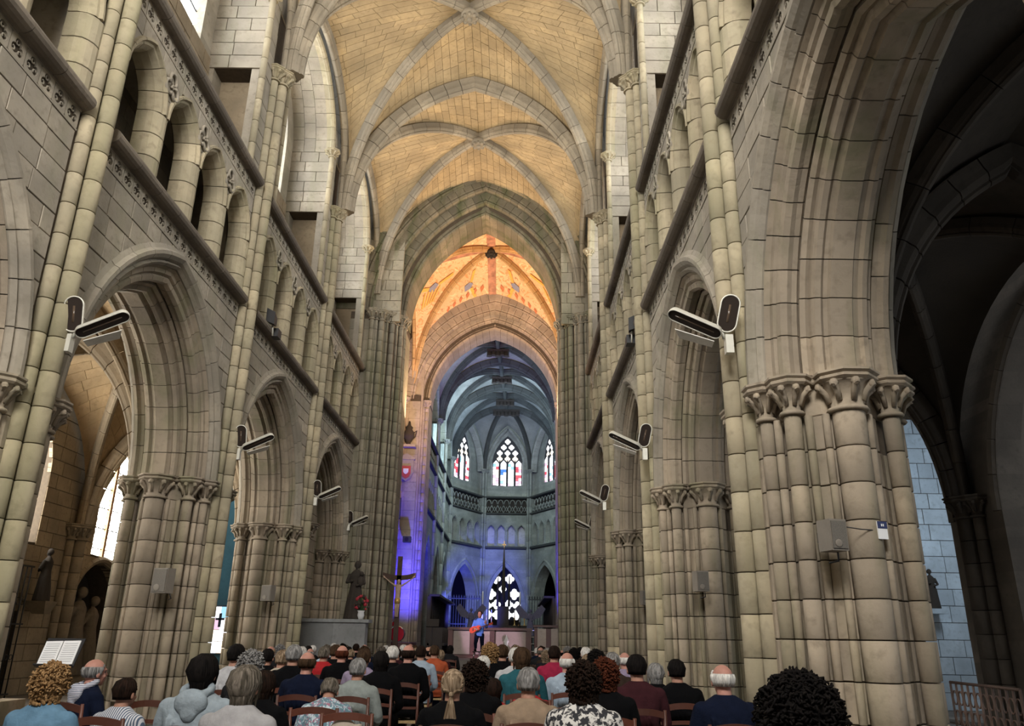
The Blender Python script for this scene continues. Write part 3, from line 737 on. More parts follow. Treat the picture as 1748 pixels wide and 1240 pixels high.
# ------------------------------------------------------------------ floor
FLOOR = stone('floor_stone', (.22, .19, .16), (.17, .15, .13), rough=.6)
def _floor():
    o = empty('floor', kind='structure')
    MB().box(-16.5, 13, -2, 68, -.3, -.012).build('floor_bed', MORTAR, o)
    mb = MB()
    for i in range(-20, 16):
        for j in range(4, 68):
            mb.box(i*.8+.008, i*.8+.792, j*.8*.75, j*.8*.75+.59, -.1, random.uniform(-.002, .002))
    mb.build('paving', FLOOR, o, kind='stuff')
_floor()
MB().box(-5.6, 2.4, 30.2, 56, .0, .75).build('floor_platform', FLOOR, None, kind='structure')
for i, (y, z) in enumerate(((29.5, .15), (29.75, .35), (30.0, .55))): MB().box(-4.2, 1.6, y, 30.25, 0, z).build('floor_step', FLOOR, None, kind='structure')
# ------------------------------------------------------------------ aisles
def pt_wall(mb, u0, u1, z0, z1, arch, zsill, va, vb, mp, o=0, course=.2):
    """solid wall between u0,u1,z0,z1 with one arched opening"""
    uc = arch.uc
    for side in (-1, 1):
        a, b_ = (u0, uc) if side < 0 else (uc, u1)
        def bd(z): 
            h = 0 if z < zsill-1e-6 else arch.half(z, o)
            return uc-h if side < 0 else uc+h
        segs = [(z0, zsill), (zsill, z1)] if zsill > z0 else [(z0, z1)]
        for s0, s1 in segs:
            bb = (lambda z: uc) if s1 <= zsill+1e-6 else bd
            for poly in wall_strip(a, b_, s0, s1, course, 9, bb, side, gap=-.002):
                mb.rings([[mp(q, va, z) for q, z in poly], [mp(q, vb, z) for q, z in poly]])
def aisle_window(side, y, label, mat, zsill, glow):
    sx = -1 if side == 'L' else 1; X = -12.1 if side == 'L' else 9.05
    w_ = empty('aisle_window', label=label, cat='window')
    ar = Arch(1.4, 1.7, 5.35, y)
    mb = MB(); pts = [(y-1.4, zsill)]+[ar.at(i/8, -1) for i in range(9)]+[ar.at(i/8, 1) for i in reversed(range(8))]+[(y+1.4, zsill)]
    mb.add([(X+sx*.45, u, z) for u, z in pts], [tuple(range(len(pts)))]); mb.build('pane', glow, w_)
    for du in (0,): MB().box(*sorted((X+sx*.36, X+sx*.5)), y+du-.07, y+du+.07, zsill, 6.9).build('mullion', WOODL, w_)
    for i in range(5):
        z = zsill+.3+i*.6; MB().box(*sorted((X+sx*.41, X+sx*.44)), y-1.2, y+1.2, z, z+.025).build('saddle_bar', SHADEBLK, w_)
    mb = MB()
    for k in range(-9, 10):
        for d in (-1, 1):
            u0 = y+k*.28; 
            p0 = Vector((X+sx*.435, u0, zsill)); p1 = Vector((X+sx*.435, u0+d*2.2, zsill+3.0))
            # clip to the light
            L_ = []
            for t in range(23):
                p = p0.lerp(p1, t/22)
                if abs(p.y-y) < ar.half(p.z): L_.append(p)
            if len(L_) > 1: mb.tube([L_[0], L_[-1]], .009, 3)
    mb.build('lead_lattice', SHADEBLK, w_, kind='stuff')
WOODL = plain('mullion_stone', (.45, .26, .13), .8)
GLOWA = plain('aisle_glass', (.8, .8, .8), .3, var=0, emit=(1, .96, .88), es=22)
GLOWC = plain('chapel_glass', (.8, .8, .8), .3, var=0, emit=(.75, .88, 1), es=3)
def aisle_vault(parent, xa, xb, ya, yb, mat, ribmat, stones):
    zk, zt, zb_ = 4.28, 7.9, 8.3
    for (p, q, o) in ((0, 1, 3), (1, 0, 2), (2, 3, 1), (3, 2, 0), (0, 2, 3), (2, 0, 1), (1, 3, 2), (3, 1, 0)):
        C = [(xa, ya), (xb, ya), (xa, yb), (xb, yb)]
        web_cell(parent, edge(C[p], C[q], zk, zt-zk), edge(C[p], C[o], zk, zb_-zk), mat, .08, rows=14, sw=.7, limit=0, stones=stones)
    C = [(xa, ya), (xb, ya), (xa, yb), (xb, yb)]
    rib(parent, C[0], C[3], zk, zb_-zk, ribmat, n=9, sc=.85); rib(parent, C[1], C[2], zk, zb_-zk, ribmat, n=9, sc=.85)
    rib(parent, C[2], C[3], zk, zt-zk, ribmat, n=8, sc=1.2)
    rib(parent, C[0], C[2], zk, zt-zk, ribmat, n=8, sc=.7)
    boss(parent, (xa+xb)/2, (ya+yb)/2, zb_-.34, ribmat, .2)
for side in 'LR':
    xi, xo = (A-TH+.1, -12.0) if side == 'L' else (B+TH-.1, 8.95)
    mat, rm = (AISLE, AISLE) if side == 'L' else (SHADEST, SHADEST)
    for k in range(0, 4):
        o = empty('ceiling', kind='structure', label='%s aisle vault behind arcade bay %s' % (word[side], ordn[k]))
        aisle_vault(o, xi, xo, PY(k), PY(k+1), AISLEWEB if side == 'L' else SHADEST, rm, side == 'L')
        sx = -1 if side == 'L' else 1; X = -12.1 if side == 'L' else 9.05
        mp = (lambda u, v, z, X=X, sx=sx: (X+sx*v, u, z))
        wl = empty('wall_aisle_'+word[side], kind='structure')
        y0, y1 = PY(k), PY(k+1); ym = (y0+y1)/2
        if side == 'L':
            dw_ = {0: 0, 1: 0, 2: .1, 3: -.75}[k]; dn_ = -1.35 if k == 3 else 0
            zs = 3.55; ar = Arch(1.4, 1.7, 5.35, ym+dw_)
            mb = MB(); pt_wall(mb, y0, y1, 3.55, 9, ar, zs, .02, .5, mp); 
            na = Arch(1.4, 1.45, 1.95, ym+dn_); pt_wall(mb, y0, y1, 0, 3.552, na, 0, .02, .9, mp); mb.build('wall_core', MORTAR, wl, kind='stuff')
            for sd in (-1, 1):
                b = (lambda z: ym+dw_-ar.half(z)) if sd < 0 else (lambda z: ym+dw_+ar.half(z)); u0, u1 = (y0, ym+dw_) if sd < 0 else (ym+dw_, y1)
                put_stones(wall_strip(u0, u1, zs, 8.4, .38, .7, b, sd, seed=k), wl, mat, mp=lambda u, v, z, m=mp: m(u, -v, z), v=0, d=.1, limit=80)
                yn = ym+dn_; b = (lambda z: yn-na.half(z)) if sd < 0 else (lambda z: yn+na.half(z))
                u0, u1 = (y0, yn) if sd < 0 else (yn, y1); put_stones(wall_strip(u0, u1, 0, zs, .38, .7, b, sd, seed=k), wl, mat, mp=lambda u, v, z, m=mp: m(u, -v, z), v=0, d=.1, limit=80)
            voussoirs(na, [(0, .3), (0, .04), (.04, -.04), (.12, -.06), (.2, 0), (.2, .3)], 7, wl, mat, mp=mp)
            MB().box(X-1.0, X-.9, yn-1.5, yn+1.5, 0, 3.5).build('niche_back', SHADEBLK, wl)  # near-black back carries the niche's shade as colour
            if k in (1, 2, 3): aisle_window('L', ym+dw_, 'tall leaded aisle window %s' % {1: 'hidden behind the nearest left pier', 2: 'at far left, only a narrow sliver showing', 3: 'with brown mullion seen through the left arch'}[k], mat, zs, GLOWA)
        else:
            mb = MB(); oy = Arch(2.3, 3.6, 3.9, ym); pt_wall(mb, y0, y1, 0, 9, oy, 0, .02, .5, mp); mb.build('wall_core', SHADEST, wl, kind='stuff')
            voussoirs(oy, [(0, .5), (0, .04), (.04, -.04), (.12, -.08), (.2, -.02), (.2, .3)], 7, wl, SHADEST, mp=mp)
    # responds on the outer wall
    for k in range(1, 5):
        o = empty('aisle_respond', label='%s aisle wall shafts with capital, %s' % (word[side], {1: 'out of sight beside the near pier', 2: 'beyond the near pier', 3: 'between the two leaded windows' if side == 'L' else 'in the dark far bays', 4: 'at the transept end'}[k]), kind='structure')
        X = -12.1 if side == 'L' else 9.05; s_ = 1 if side == 'L' else -1
        for v, u, r in ((.18, 0, .16), (.06, .26, .11), (.06, -.26, .11)):
            drums(o, X+s_*v, PY(k)+u, r, 0, 3.85, .43, mat); inst('capital', capital_mesh(r, mat, .42), o, loc=(X+s_*v, PY(k)+u, 3.85))
    # aisle back walls and ends
MB().box(-12.6, A-.45, .9, 1.2, 0, 9).build('wall_back_left', AISLE, None, kind='structure')
MB().box(B+.45, 9.6, .9, 1.2, 0, 9).build('wall_back_right', SHADEST, None, kind='structure')
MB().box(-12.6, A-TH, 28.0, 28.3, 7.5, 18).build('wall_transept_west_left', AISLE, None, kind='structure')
MB().box(B+TH, 11, 28.0, 28.3, 0, 18).build('wall_transept_west_right', SHADEST, None, kind='structure')
# chapel beyond the right aisle with a daylit splayed wall
ch = empty('wall_chapel', kind='structure', label='bluish white daylit chapel wall strip beyond right aisle')
MB().box(9.5, 16, 20.9, 21.2, 0, 8).build('chapel_core', MORTAR, ch)
put_stones(wall_strip(9.6, 12.3, 0, 7.4, .42, .55, seed=21), ch, DAYLITST, mp=lambda u, v, z: (u, 20.88-v, z), v=0, d=.1, limit=300)
ca = Arch(1.5, 1.6, 5.4, 13.5)
voussoirs(ca, [(0, .3), (0, 0), (.06, -.06), (.3, -.06), (.34, 0), (.34, .3)], 6, ch, DAYLITST, mp=lambda u, v, z: (u, 20.7+v, z))
MB().box(12.0, 16, 20.6, 20.85, 0, 7.4).build('chapel_opening_shade', SHADEBLK, ch)  # near-black sheet painted as the shade of the chapel opening
MB().box(15.9, 16.2, 14, 21, 0, 8).build('chapel_side', SHADEST, ch); MB().box(9.5, 16.2, 15.2, 15.5, 0, 8).build('chapel_side', SHADEST, ch); MB().box(9.5, 16.2, 15.3, 21, 8, 8.2).build('chapel_vault', SHADEST, ch)
light('AREA', 'chapel_window_daylight', (10.6, 16.6, 5.6), (11.0, 21, 3.0), 110, (.75, .88, 1), .8, 1.6)
# infill wall and tomb recess in the last left bay
iw = empty('wall_infill', kind='structure', label='stone infill wall closing the last left arch, carved corbel on it')
put_stones(wall_strip(23.05, 28.2, 0, 7.4, .42, .75, seed=31), iw, PIER, v=A-.85, d=.15, mp=lambda u, v, z: (v, u, z))
MB().box(A-1.3, A-.9, 23.05, 28.3, 0, 7.6).build('infill_core', MORTAR, iw)
inst('capital', capital_mesh(.16, PIER, .42), iw, loc=(A-.75, 25.6, 4.5))
# ------------------------------------------------------------------ choir
GLS = {'white': plain('glass_white', (.5, .5, .5), .2, var=0, emit=(.95, .95, 1), es=2.2), 'gold': plain('glass_gold', (.5, .5, .5), .2, var=0, emit=(1, .86, .66), es=1.8), 'red': plain('glass_red', (.3, .05, .05), .2, var=0, emit=(.85, .10, .16), es=1.0),
       'blue': plain('glass_blue', (.05, .1, .3), .2, var=0, emit=(.05, .25, .85), es=1.0), 'pink': plain('glass_pink', (.3, .2, .3), .2, var=0, emit=(.85, .55, .70), es=1.1), 'cyan': plain('glass_cyan', (.1, .3, .3), .2, var=0, emit=(.35, .65, .85), es=1.1)}
LEAD = plain('window_tracery', (.05, .055, .06), .9)
def lancet_window(label, mp, uc, hw, z0, zsp, ztop, lights, name='stained_window', glow=False, mats=None, cat='window', seed=0):
    o = empty(name, label=label, cat=cat); rnd = random.Random(seed)
    ar = Arch(hw, ztop-zsp, zsp, uc); lw = 2*hw/lights
    mb = MB(); P = [(uc-hw, z0)]+[ar.at(i/8, -1) for i in range(9)]+[ar.at(i/8, 1) for i in reversed(range(8))]+[(uc+hw, z0)]
    mb.slab([mp(u, .19, z) for u, z in P], Vector(mp(0, 1, 0))-Vector(mp(0, 0, 0)), .05); root = o; o = mb.build('tracery_panel', LEAD, root)
    lh = zsp-.05
    for i in range(lights):
        u0 = uc-hw+i*lw+.07; u1 = uc-hw+(i+1)*lw-.07; rows = 8
        for r in range(rows):
            za = z0+(lh-z0)*r/rows; zb_ = z0+(lh-z0)*(r+1)/rows-.02
            for c in range(2):
                ua = u0+(u1-u0)*c/2; ub = u0+(u1-u0)*(c+1)/2-.012
                if mats: k = rnd.choice(mats)
                else:
                    e = min(i, lights-1-i)
                    k = rnd.choice(['white', 'white', 'pink', 'red', 'gold'] if e == 0 and 0 < r < 7 else ['white', 'white', 'white', 'blue' if (i == lights//2-1 and 1 < r < 6) else 'cyan', 'blue' if (i == lights//2-1 and 1 < r < 5) else 'white'])
                    if r in (0,): k = 'white' if c else 'pink'
                MB().slab([mp(ua, .16, za), mp(ub, .16, za), mp(ub, .16, zb_), mp(ua, .16, zb_)], Vector(mp(0, 1, 0))-Vector(mp(0, 0, 0)), .01).build('pane', GLS[k], o)
        # pointed head of the light
        MB().slab([mp(u0, .16, lh), mp(u1, .16, lh), mp((u0+u1)/2+.08, .16, lh+.16), mp((u0+u1)/2, .16, lh+.24), mp((u0+u1)/2-.08, .16, lh+.16)], Vector(mp(0, 1, 0))-Vector(mp(0, 0, 0)), .01).build('pane', GLS['white'], o)
    row = 0; zz = lh+.36; step = .44
    while zz < ztop-.1:
        n = max(0, int((2*ar.half(zz+.12)-.12)/.56))
        if n == 0 and zz < ztop-.25: n = 1
        if n == 0: break
        for i in range(n):
            u = uc+(i-(n-1)/2)*.58
            for q in range(4):
                a = PI/4+q*PI/2+PI/4
                cu, cz = u+.11*math.cos(a), zz+.11*math.sin(a)
                pts = [mp(cu+.105*math.cos(t*PI/4), .16, cz+.105*math.sin(t*PI/4)) for t in range(8)]
                MB().slab(pts, Vector(mp(0, 1, 0))-Vector(mp(0, 0, 0)), .01+.002*q).build('quatrefoil_pane', GLS['gold' if (row < 1) else 'white'], o)
        zz += step; row += 1
    for i in range(1, lights):
        u = uc-hw+i*lw; a_, b_ = Vector(mp(u-.045, .02, z0)), None
        MB().rings([[mp(u-.04, .05, z), mp(u+.04, .05, z), mp(u+.04, .2, z), mp(u-.04, .2, z)] for z in (z0, lh+.25)]).build('mullion', LEAD, o)
    return root
NICHE = stone('niche_lit_stone', (.50, .52, .55), (.44, .47, .50), spread=.1)  # pale tone puts the brightness of the lit niche panels into colour
def facet(P, Q, kind, label, mat, wlabel=None, lights=4, seed=0):
    """one face of the choir: local u from P to Q, v outward (away from the inside)"""
    P = Vector((*P, 0)); Q = Vector((*Q, 0)); d = (Q-P).normalized(); L_ = (Q-P).length; n = Vector((-d.y, d.x, 0))
    if kind == 'right': n = -n
    def mp(u, v, z): p = P+d*u+n*v; return (p.x, p.y, z)
    o = empty('wall_choir', kind='structure', label=label); uc = L_/2
    ap = (1.12 if abs(P.x-Q.x) > 3 else 1.6) if kind == 'apse' else 1.5
    ar = Arch(ap, 2.4 if kind == 'apse' else 2.6, 3.9 if kind == 'apse' else 3.6, uc)
    mb = MB(); pt_wall(mb, 0, L_, .7, 7.5, ar, 0.0, 0, .8, mp); 
    voussoirs(ar, [(0, .5), (0, .36), (.05, .28), (.1, .3), (.12, .5)], 7, o, mat, mp=mp); voussoirs(ar, [(.1, .4), (.1, .16), (.16, .1), (.22, .14), (.24, .4)], 7, o, mat, mp=mp); voussoirs(ar, [(.22, .2), (.22, .0), (.27, -.07), (.34, -.04), (.38, 0), (.38, .2)], 7, o, mat, mp=mp)
    # triforium
    nt_ = 4 if kind == 'apse' else 5; pt = (L_-.5)/nt_; aa = pt*.36
    for i in range(nt_):
        u = .25+(i+.5)*pt; ta = Arch(aa, aa*1.5, 8.8, u); pt_wall(mb, u-pt/2, u+pt/2, 7.7, 9.95, ta, 7.75, .02, .35, mp)
        voussoirs(ta, [(0, .3), (0, .06), (.05, -.02), (.09, -.02), (.09, .3)], 3, o, mat, mp=mp)
    for u0, u1 in ((0, .25), (L_-.25, L_)): mb.rings([[mp(u0, -.0, z), mp(u1, -.0, z), mp(u1, .5, z), mp(u0, .5, z)] for z in (7.5, 11.2)])
    MB().rings([[mp(0, .42, z), mp(L_, .42, z), mp(L_, .5, z), mp(0, .5, z)] for z in (7.6, 10)]).build('triforium_back', NICHE, o)
    # strings and balustrade
    for z, dz, dv in ((7.5, .2, .14), (9.95, .14, .14), (11.12, .16, .16)):
        MB().rings([[mp(0, v, q), mp(L_, v, q), mp(L_, .4, q), mp(0, .4, q)] for q, v in ((z, 0), (z+dz*.3, -dv), (z+dz, -dv*.9))]).build('string_moulding', CHOIRRIB, o)
    MB().rings([[mp(.2, .26, z), mp(L_-.2, .26, z), mp(L_-.2, .34, z), mp(.2, .34, z)] for z in (10.0, 11.2)]).build('balustrade_ground', SHADEBLK, o)  # near-black slab painted as shade behind the tracery
    nb = max(4, round(L_/.5)); q = (L_-.4)/nb
    for i in range(nb):
        u = .2+i*q; m2 = MB()
        m2.tube([mp(u, .05, 10.1), mp(u+q/2, .05, 10.55), mp(u+q, .05, 10.1)], .035, 5); m2.tube([mp(u, .05, 10.65), mp(u+q/2, .05, 10.2), mp(u+q, .05, 10.65)], .03, 5)
        m2.tube([mp(u+q/2+q*.42*math.cos(t*PI/6), .05, 10.72+.32*math.sin(t*PI/6)) for t in range(7)], .03, 5); m2.build('balustrade_tracery', mat, o)
    # clerestory
    wa_ = Arch(1.13 if kind == 'apse' else 1.1, 2.3, 13.65, uc); zs = 12.15
    pt_wall(mb, -.35 if kind == 'apse' else 0, L_+(.35 if kind == 'apse' else 0), 11.25, 16.8 if kind == 'apse' else 16.6, wa_, zs, .5 if kind == 'apse' else .4, .75, mp, o=.02)
    mb.build('masonry', mat, o, kind='stuff')
    va_ = Arch(L_/2-.28, 3.2, 13.1, uc)
    voussoirs(va_, [(0, .4), (0, .02), (.05, -.06), (.16, -.06), (.22, 0), (.22, .4)], 7, o, mat, mp=mp)
    for u in (.16, L_-.16):
        p_ = mp(u, -.06, 0)
        for dr in (0,): drums(o, p_[0], p_[1], .09, .75, 13.0, 1.2, mat); inst('capital', capital_mesh(.09, mat, .25), o, loc=(p_[0], p_[1], 13.0))
    if kind == 'apse': lancet_window(wlabel, lambda u, v, z: mp(u, v+.42, z), uc, 1.13, zs, 13.9, 15.95, lights, seed=seed)
    else:
        w_ = empty('clerestory_light'); w_.parent = o; P_ = [(uc-1.1, zs)]+[wa_.at(i/6, -1) for i in range(7)]+[wa_.at(i/6, 1) for i in reversed(range(6))]+[(uc+1.1, zs)]
        m2 = MB(); m2.add([mp(u, .6, z) for u, z in P_], [tuple(range(len(P_)))]); m2.build('pane', GLOWCH, w_)
        for du in (-.35, .35): MB().rings([[mp(uc+du-.05, .42, z), mp(uc+du+.05, .42, z), mp(uc+du+.05, .58, z), mp(uc+du-.05, .58, z)] for z in (zs, 14.8)]).build('mullion', mat, w_)
    return mp
GLOWCH = plain('choir_glass', (.8, .8, .8), .3, var=0, emit=(.66, .86, 1), es=6)
cyl = [(-4.42, 38.4), (-4.40, 43.2), (-4.37, 48.1), (-4.35, 53.0)]; cyr = [(2.25, 38.4), (2.55, 43.2), (2.85, 48.1), (3.15, 53.0)]
V1, V2 = (-2.23, 57.0), (1.19, 57.0)
bn = ['nearest the crossing', 'in the middle', 'next to the apse']
for i in range(3):
    facet(cyl[i], cyl[i+1], 'left', 'left choir wall bay '+bn[i], CHOIR); facet(cyr[i], cyr[i+1], 'right', 'right choir wall bay '+bn[i], CHOIR)
facet(cyl[3], V1, 'apse', 'left face of the apse, blue lit below', CHOIR, 'stained glass window left of the central apse window', 3, 1)
facet(V1, V2, 'apse', 'central face of the apse, blue lit below', CHOIR, 'central stained glass apse window with four lights', 4, 2)
facet(V2, cyr[3], 'apse', 'right face of the apse, blue lit below', CHOIR, 'stained glass window right of the central apse window', 3, 3)
# choir vault
zk, zt = 13.25, 17.0
for i in range(3):
    o = empty('ceiling', kind='structure', label='blue grey choir vault '+bn[i]); C = [cyl[i], cyr[i], cyl[i+1], cyr[i+1]]
    for (p, q, r) in ((0, 1, 3), (1, 0, 2), (2, 3, 1), (3, 2, 0), (0, 2, 3), (2, 0, 1), (1, 3, 2), (3, 1, 0)):
        hh = (zt if {p, q} in ({0, 1}, {2, 3}) else 16.4)-zk
        web_cell(o, edge(C[p], C[q], zk, hh), edge(C[p], C[r], zk, zt+.1-zk), CHOIR, .06, stones=False)
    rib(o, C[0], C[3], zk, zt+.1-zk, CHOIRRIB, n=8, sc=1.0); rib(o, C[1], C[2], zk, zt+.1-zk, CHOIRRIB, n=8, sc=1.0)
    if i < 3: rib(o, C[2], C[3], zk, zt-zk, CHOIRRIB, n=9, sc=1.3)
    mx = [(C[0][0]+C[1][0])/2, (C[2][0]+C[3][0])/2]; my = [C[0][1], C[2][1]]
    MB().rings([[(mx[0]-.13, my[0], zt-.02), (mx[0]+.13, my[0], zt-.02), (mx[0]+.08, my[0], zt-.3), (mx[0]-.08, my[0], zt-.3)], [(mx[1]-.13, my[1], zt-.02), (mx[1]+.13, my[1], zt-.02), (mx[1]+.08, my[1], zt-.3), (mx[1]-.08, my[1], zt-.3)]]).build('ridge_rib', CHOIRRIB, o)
    bx, by = sum(mx)/2, sum(my)/2
    mb = MB()
    for k in range(-2, 3): mb.lathe([(.05, .35), (.13, .28), (.14, .05), (.17, 0)], (bx+k*.24, by, 16.3+(.05 if k % 2 else 0)), n=8)
    mb.box(bx-.62, bx+.62, by-.12, by+.12, 16.58, 16.72); mb.build('carved_boss', SHADEBLK, o)
o = empty('ceiling', kind='structure', label='ribbed apse vault fanning over the stained windows')
ax, ay = -.62, 53.0; az = 17.05
VS = [cyl[3], V1, V2, cyr[3]]
for i, v in enumerate(VS):
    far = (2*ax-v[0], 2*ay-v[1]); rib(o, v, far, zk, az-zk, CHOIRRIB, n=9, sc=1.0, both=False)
for i in range(3):
    P, Q = VS[i], VS[i+1]; m_ = ((P[0]+Q[0])/2, (P[1]+Q[1])/2)
    for a_, b_ in ((P, Q), (Q, P)):
        far = (2*ax-a_[0], 2*ay-a_[1]); web_cell(o, edge(a_, b_, zk, 16.6-zk), edge(a_, far, zk, az-zk), CHOIR, .05, stones=False)
mb = MB()
for k in range(-3, 4): mb.lathe([(.05, .35), (.14, .28), (.15, .05), (.18, 0)], (ax+k*.26, 52.9, 16.25+(.06 if k % 2 else 0)), n=8)
mb.box(ax-.95, ax+.95, 52.8, 53.05, 16.55, 16.7); mb.build('carved_boss', SHADEBLK, o)
# ambulatory behind the apse in near-black painted shade, with the axial window
MB().box(-10, 9, 66.1, 66.4, 0, 8).build('wall_ambulatory', SHADEBLK, None, kind='structure'); MB().box(-10, 9, 57.9, 66.2, 7.6, 7.9).build('ceiling', SHADEBLK, None, kind='structure')
MB().box(-10.2, -9.9, 30, 66.2, 0, 7.9).build('wall_ambulatory', SHADEBLK, None, kind='structure'); MB().box(8.9, 9.2, 38.4, 66.2, 0, 7.9).build('wall_ambulatory', SHADEBLK, None, kind='structure')
MB().box(-10, -4.9, 38.2, 58, 7.3, 7.6).build('ceiling', SHADEBLK, None, kind='structure'); MB().box(3.3, 9, 38.2, 58, 7.3, 7.6).build('ceiling', SHADEBLK, None, kind='structure')
aw = empty('axial_window', label='low white tracery window glowing behind the altar', cat='window')
def qf(u, z, r, n=4, rot=0):
    for q in range(n):
        a = rot+2*PI*q/n; c = (u+r*.55*math.cos(a), z+r*.55*math.sin(a))
        MB().slab([(c[0]+r*.5*math.cos(t*PI/4), 66.0+.003*q, c[1]+r*.5*math.sin(t*PI/4)) for t in range(8)], (0, 1, 0), .03).build('quatrefoil_pane', GLS['white'], aw)
for (px, z, r) in ((-1.35, 6.1, .38), (-.25, 6.1, .38), (-1.75, 4.9, .42), (-.8, 5.3, .3), (.15, 4.9, .42), (-2.0, 4.0, .34), (-1.3, 4.1, .36), (-.3, 4.1, .36), (.4, 4.0, .34), (-1.95, 3.3, .36), (-1.25, 3.3, .34), (-.35, 3.3, .34), (.35, 3.3, .36)): qf(px, z, r)
MB().box(-2.6, 1.0, 66.05, 66.1, 2.9, 6.9).build('tracery_panel', LEAD, aw)
# ------------------------------------------------------------------ people
F_ = 1331.9
def ray(px, py): return _f*F_+_r2*(px-874)-_u2*(py-620)
def at(px, py, X=None, Y=None, Z=None):
    d = ray(px, py); t = X/d.x if X is not None else Y/d.y if Y is not None else (Z-1.5)/d.z
    return Vector((0, 0, 1.5))+d*t
def fuse(mb, name, mat, vox=.012, smooth=2, parent=None):
    """voxel-fuses overlapping shapes into one continuous skin"""
    me = mb.mesh(name, mat); o = bpy.data.objects.new(name, me); COL.objects.link(o)
    r = o.modifiers.new('r', 'REMESH'); r.mode = 'VOXEL'; r.voxel_size = vox; r.use_smooth_shade = True
    if smooth: s = o.modifiers.new('s', 'SMOOTH'); s.factor = .5; s.iterations = smooth
    dg = bpy.context.evaluated_depsgraph_get(); ev = o.evaluated_get(dg); m2 = bpy.data.meshes.new_from_object(ev)
    bpy.data.objects.remove(o); m2.name = name
    if not m2.materials: m2.materials.append(mat)
    return m2
def torso_loft(mb, secs, tilt=0):
    rs = []
    for z, cx, cy, rx, ry in secs:
        rs.append([(cx+rx*math.copysign(abs(math.cos(a))**.8, math.cos(a)), cy+ry*math.copysign(abs(math.sin(a))**.85, math.sin(a)), z) for a in [2*PI*j/20 for j in range(20)]])
    mb.rings(rs, smooth=True)
def hand(mb, w, d, up, k=1.0, side=1):
    d = Vector(d).normalized(); up = Vector(up).normalized(); s_ = d.cross(up).normalized()
    c = Vector(w)
    m = Matrix((( s_.x, d.x, up.x, c.x+d.x*.045*k), (s_.y, d.y, up.y, c.y+d.y*.045*k), (s_.z, d.z, up.z, c.z+d.z*.045*k), (0, 0, 0, 1)))
    mb.ball((0, 0, 0), (.04*k, .05*k, .017*k), 10, 6, m)
    for i, l in enumerate((.062, .072, .066, .05)):
        b = c+d*.085*k+s_*(-.03+.02*i)*k
        mb.tube([b-d*.02*k, b+d*l*.5*k-up*.004*k, b+d*l*.85*k-up*.02*k, b+d*l*k-up*.035*k], [.0095*k, .009*k, .008*k, .006*k], 6)
    t = c+d*.02*k-s_*.035*k*side
    mb.tube([t, t+d*.03*k-s_*.022*k*side, t+d*.06*k-s_*.03*k*side-up*.012*k], [.012*k, .011*k, .008*k], 6)
def head(mb, c, k=1.0, turn=0):
    m = Matrix.Translation(Vector(c)) @ Matrix.Rotation(turn, 4, 'Z') @ Matrix.Scale(k, 4)
    mb.ball((0, -.012, .025), (.076, .095, .092), 16, 10, m); mb.ball((0, .03, -.035), (.056, .062, .075), 14, 8, m)
    mb.ball((0, .055, -.085), (.03, .03, .022), 8, 6, m)                      # chin
    mb.ball((0, .100, -.015), (.011, .016, .02), 8, 6, m); mb.ball((0, .090, .008), (.008, .01, .03), 8, 6, m)
    for s in (-1, 1):
        mb.ball((s*.079, -.005, -.01), (.010, .020, .032), 8, 6, m)           # ears
        mb.ball((s*.032, .078, .03), (.022, .014, .008), 8, 5, m)             # brow
        mb.ball((s*.04, .062, -.025), (.02, .02, .02), 8, 5, m)
    mb.ball((0, .088, -.05), (.022, .012, .006), 8, 5, m); mb.ball((0, .086, -.060), (.02, .011, .006), 8, 5, m)
    return m
SKIN = {}
def tone(name, col, rough=.75, kind='cloth', var=.2, scale=18):
    if name not in SKIN: SKIN[name] = plain(name, col, rough, var=var, scale=scale, bump=.15)
    return SKIN[name]
def pattern(name, c1, c2, sc=(30, 30, 30), c3=None, wave=False):
    m, nt, N, L, b = nodes(name)
    tc = N.new('ShaderNodeTexCoord')
    if wave:
        wv = N.new('ShaderNodeTexWave'); wv.inputs['Scale'].default_value = sc[0]; wv.bands_direction = wave; L.new(tc.outputs['Object'], wv.inputs['Vector']); f = ramp(nt, wv.outputs['Fac'], .45, .55)
    else: f = ramp(nt, noise(nt, sc[0], 3, coord=tc.outputs['Object'], dist=1), .5, .56)
    c = mix(nt, f, c1, c2)
    if c3: c = mix(nt, ramp(nt, noise(nt, sc[0]*.7, 2, coord=tc.outputs['Object'], dist=2), .55, .6), c, c3)
    L.new(c, b.inputs['Base Color']); b.inputs['Roughness'].default_value = .85; return m
def hairmat(name, c1, c2):
    if name in SKIN: return SKIN[name]
    m, nt, N, L, b = nodes(name); tc = N.new('ShaderNodeTexCoord')
    ge = N.new('ShaderNodeNewGeometry'); c = mix(nt, ge.outputs['Random Per Island'], c1, c2)
    c = mix(nt, ramp(nt, noise(nt, 40, 3, coord=tc.outputs['Object'], stretch=(1, 1, .2)), .4, .7), c, tuple(x*.6 for x in c1))
    L.new(c, b.inputs['Base Color']); b.inputs['Roughness'].default_value = .8; b.inputs['Specular IOR Level'].default_value = .08; SKIN[name] = m; return m
SK = tone('skin', (.36, .18, .12), .7, var=.12); SKP = tone('skin_ruddy', (.42, .20, .15), .65, var=.15)
EYEW = plain('eye_white', (.7, .7, .68), .3, var=0); EYED = plain('eye_dark', (.03, .02, .02), .3, var=0)
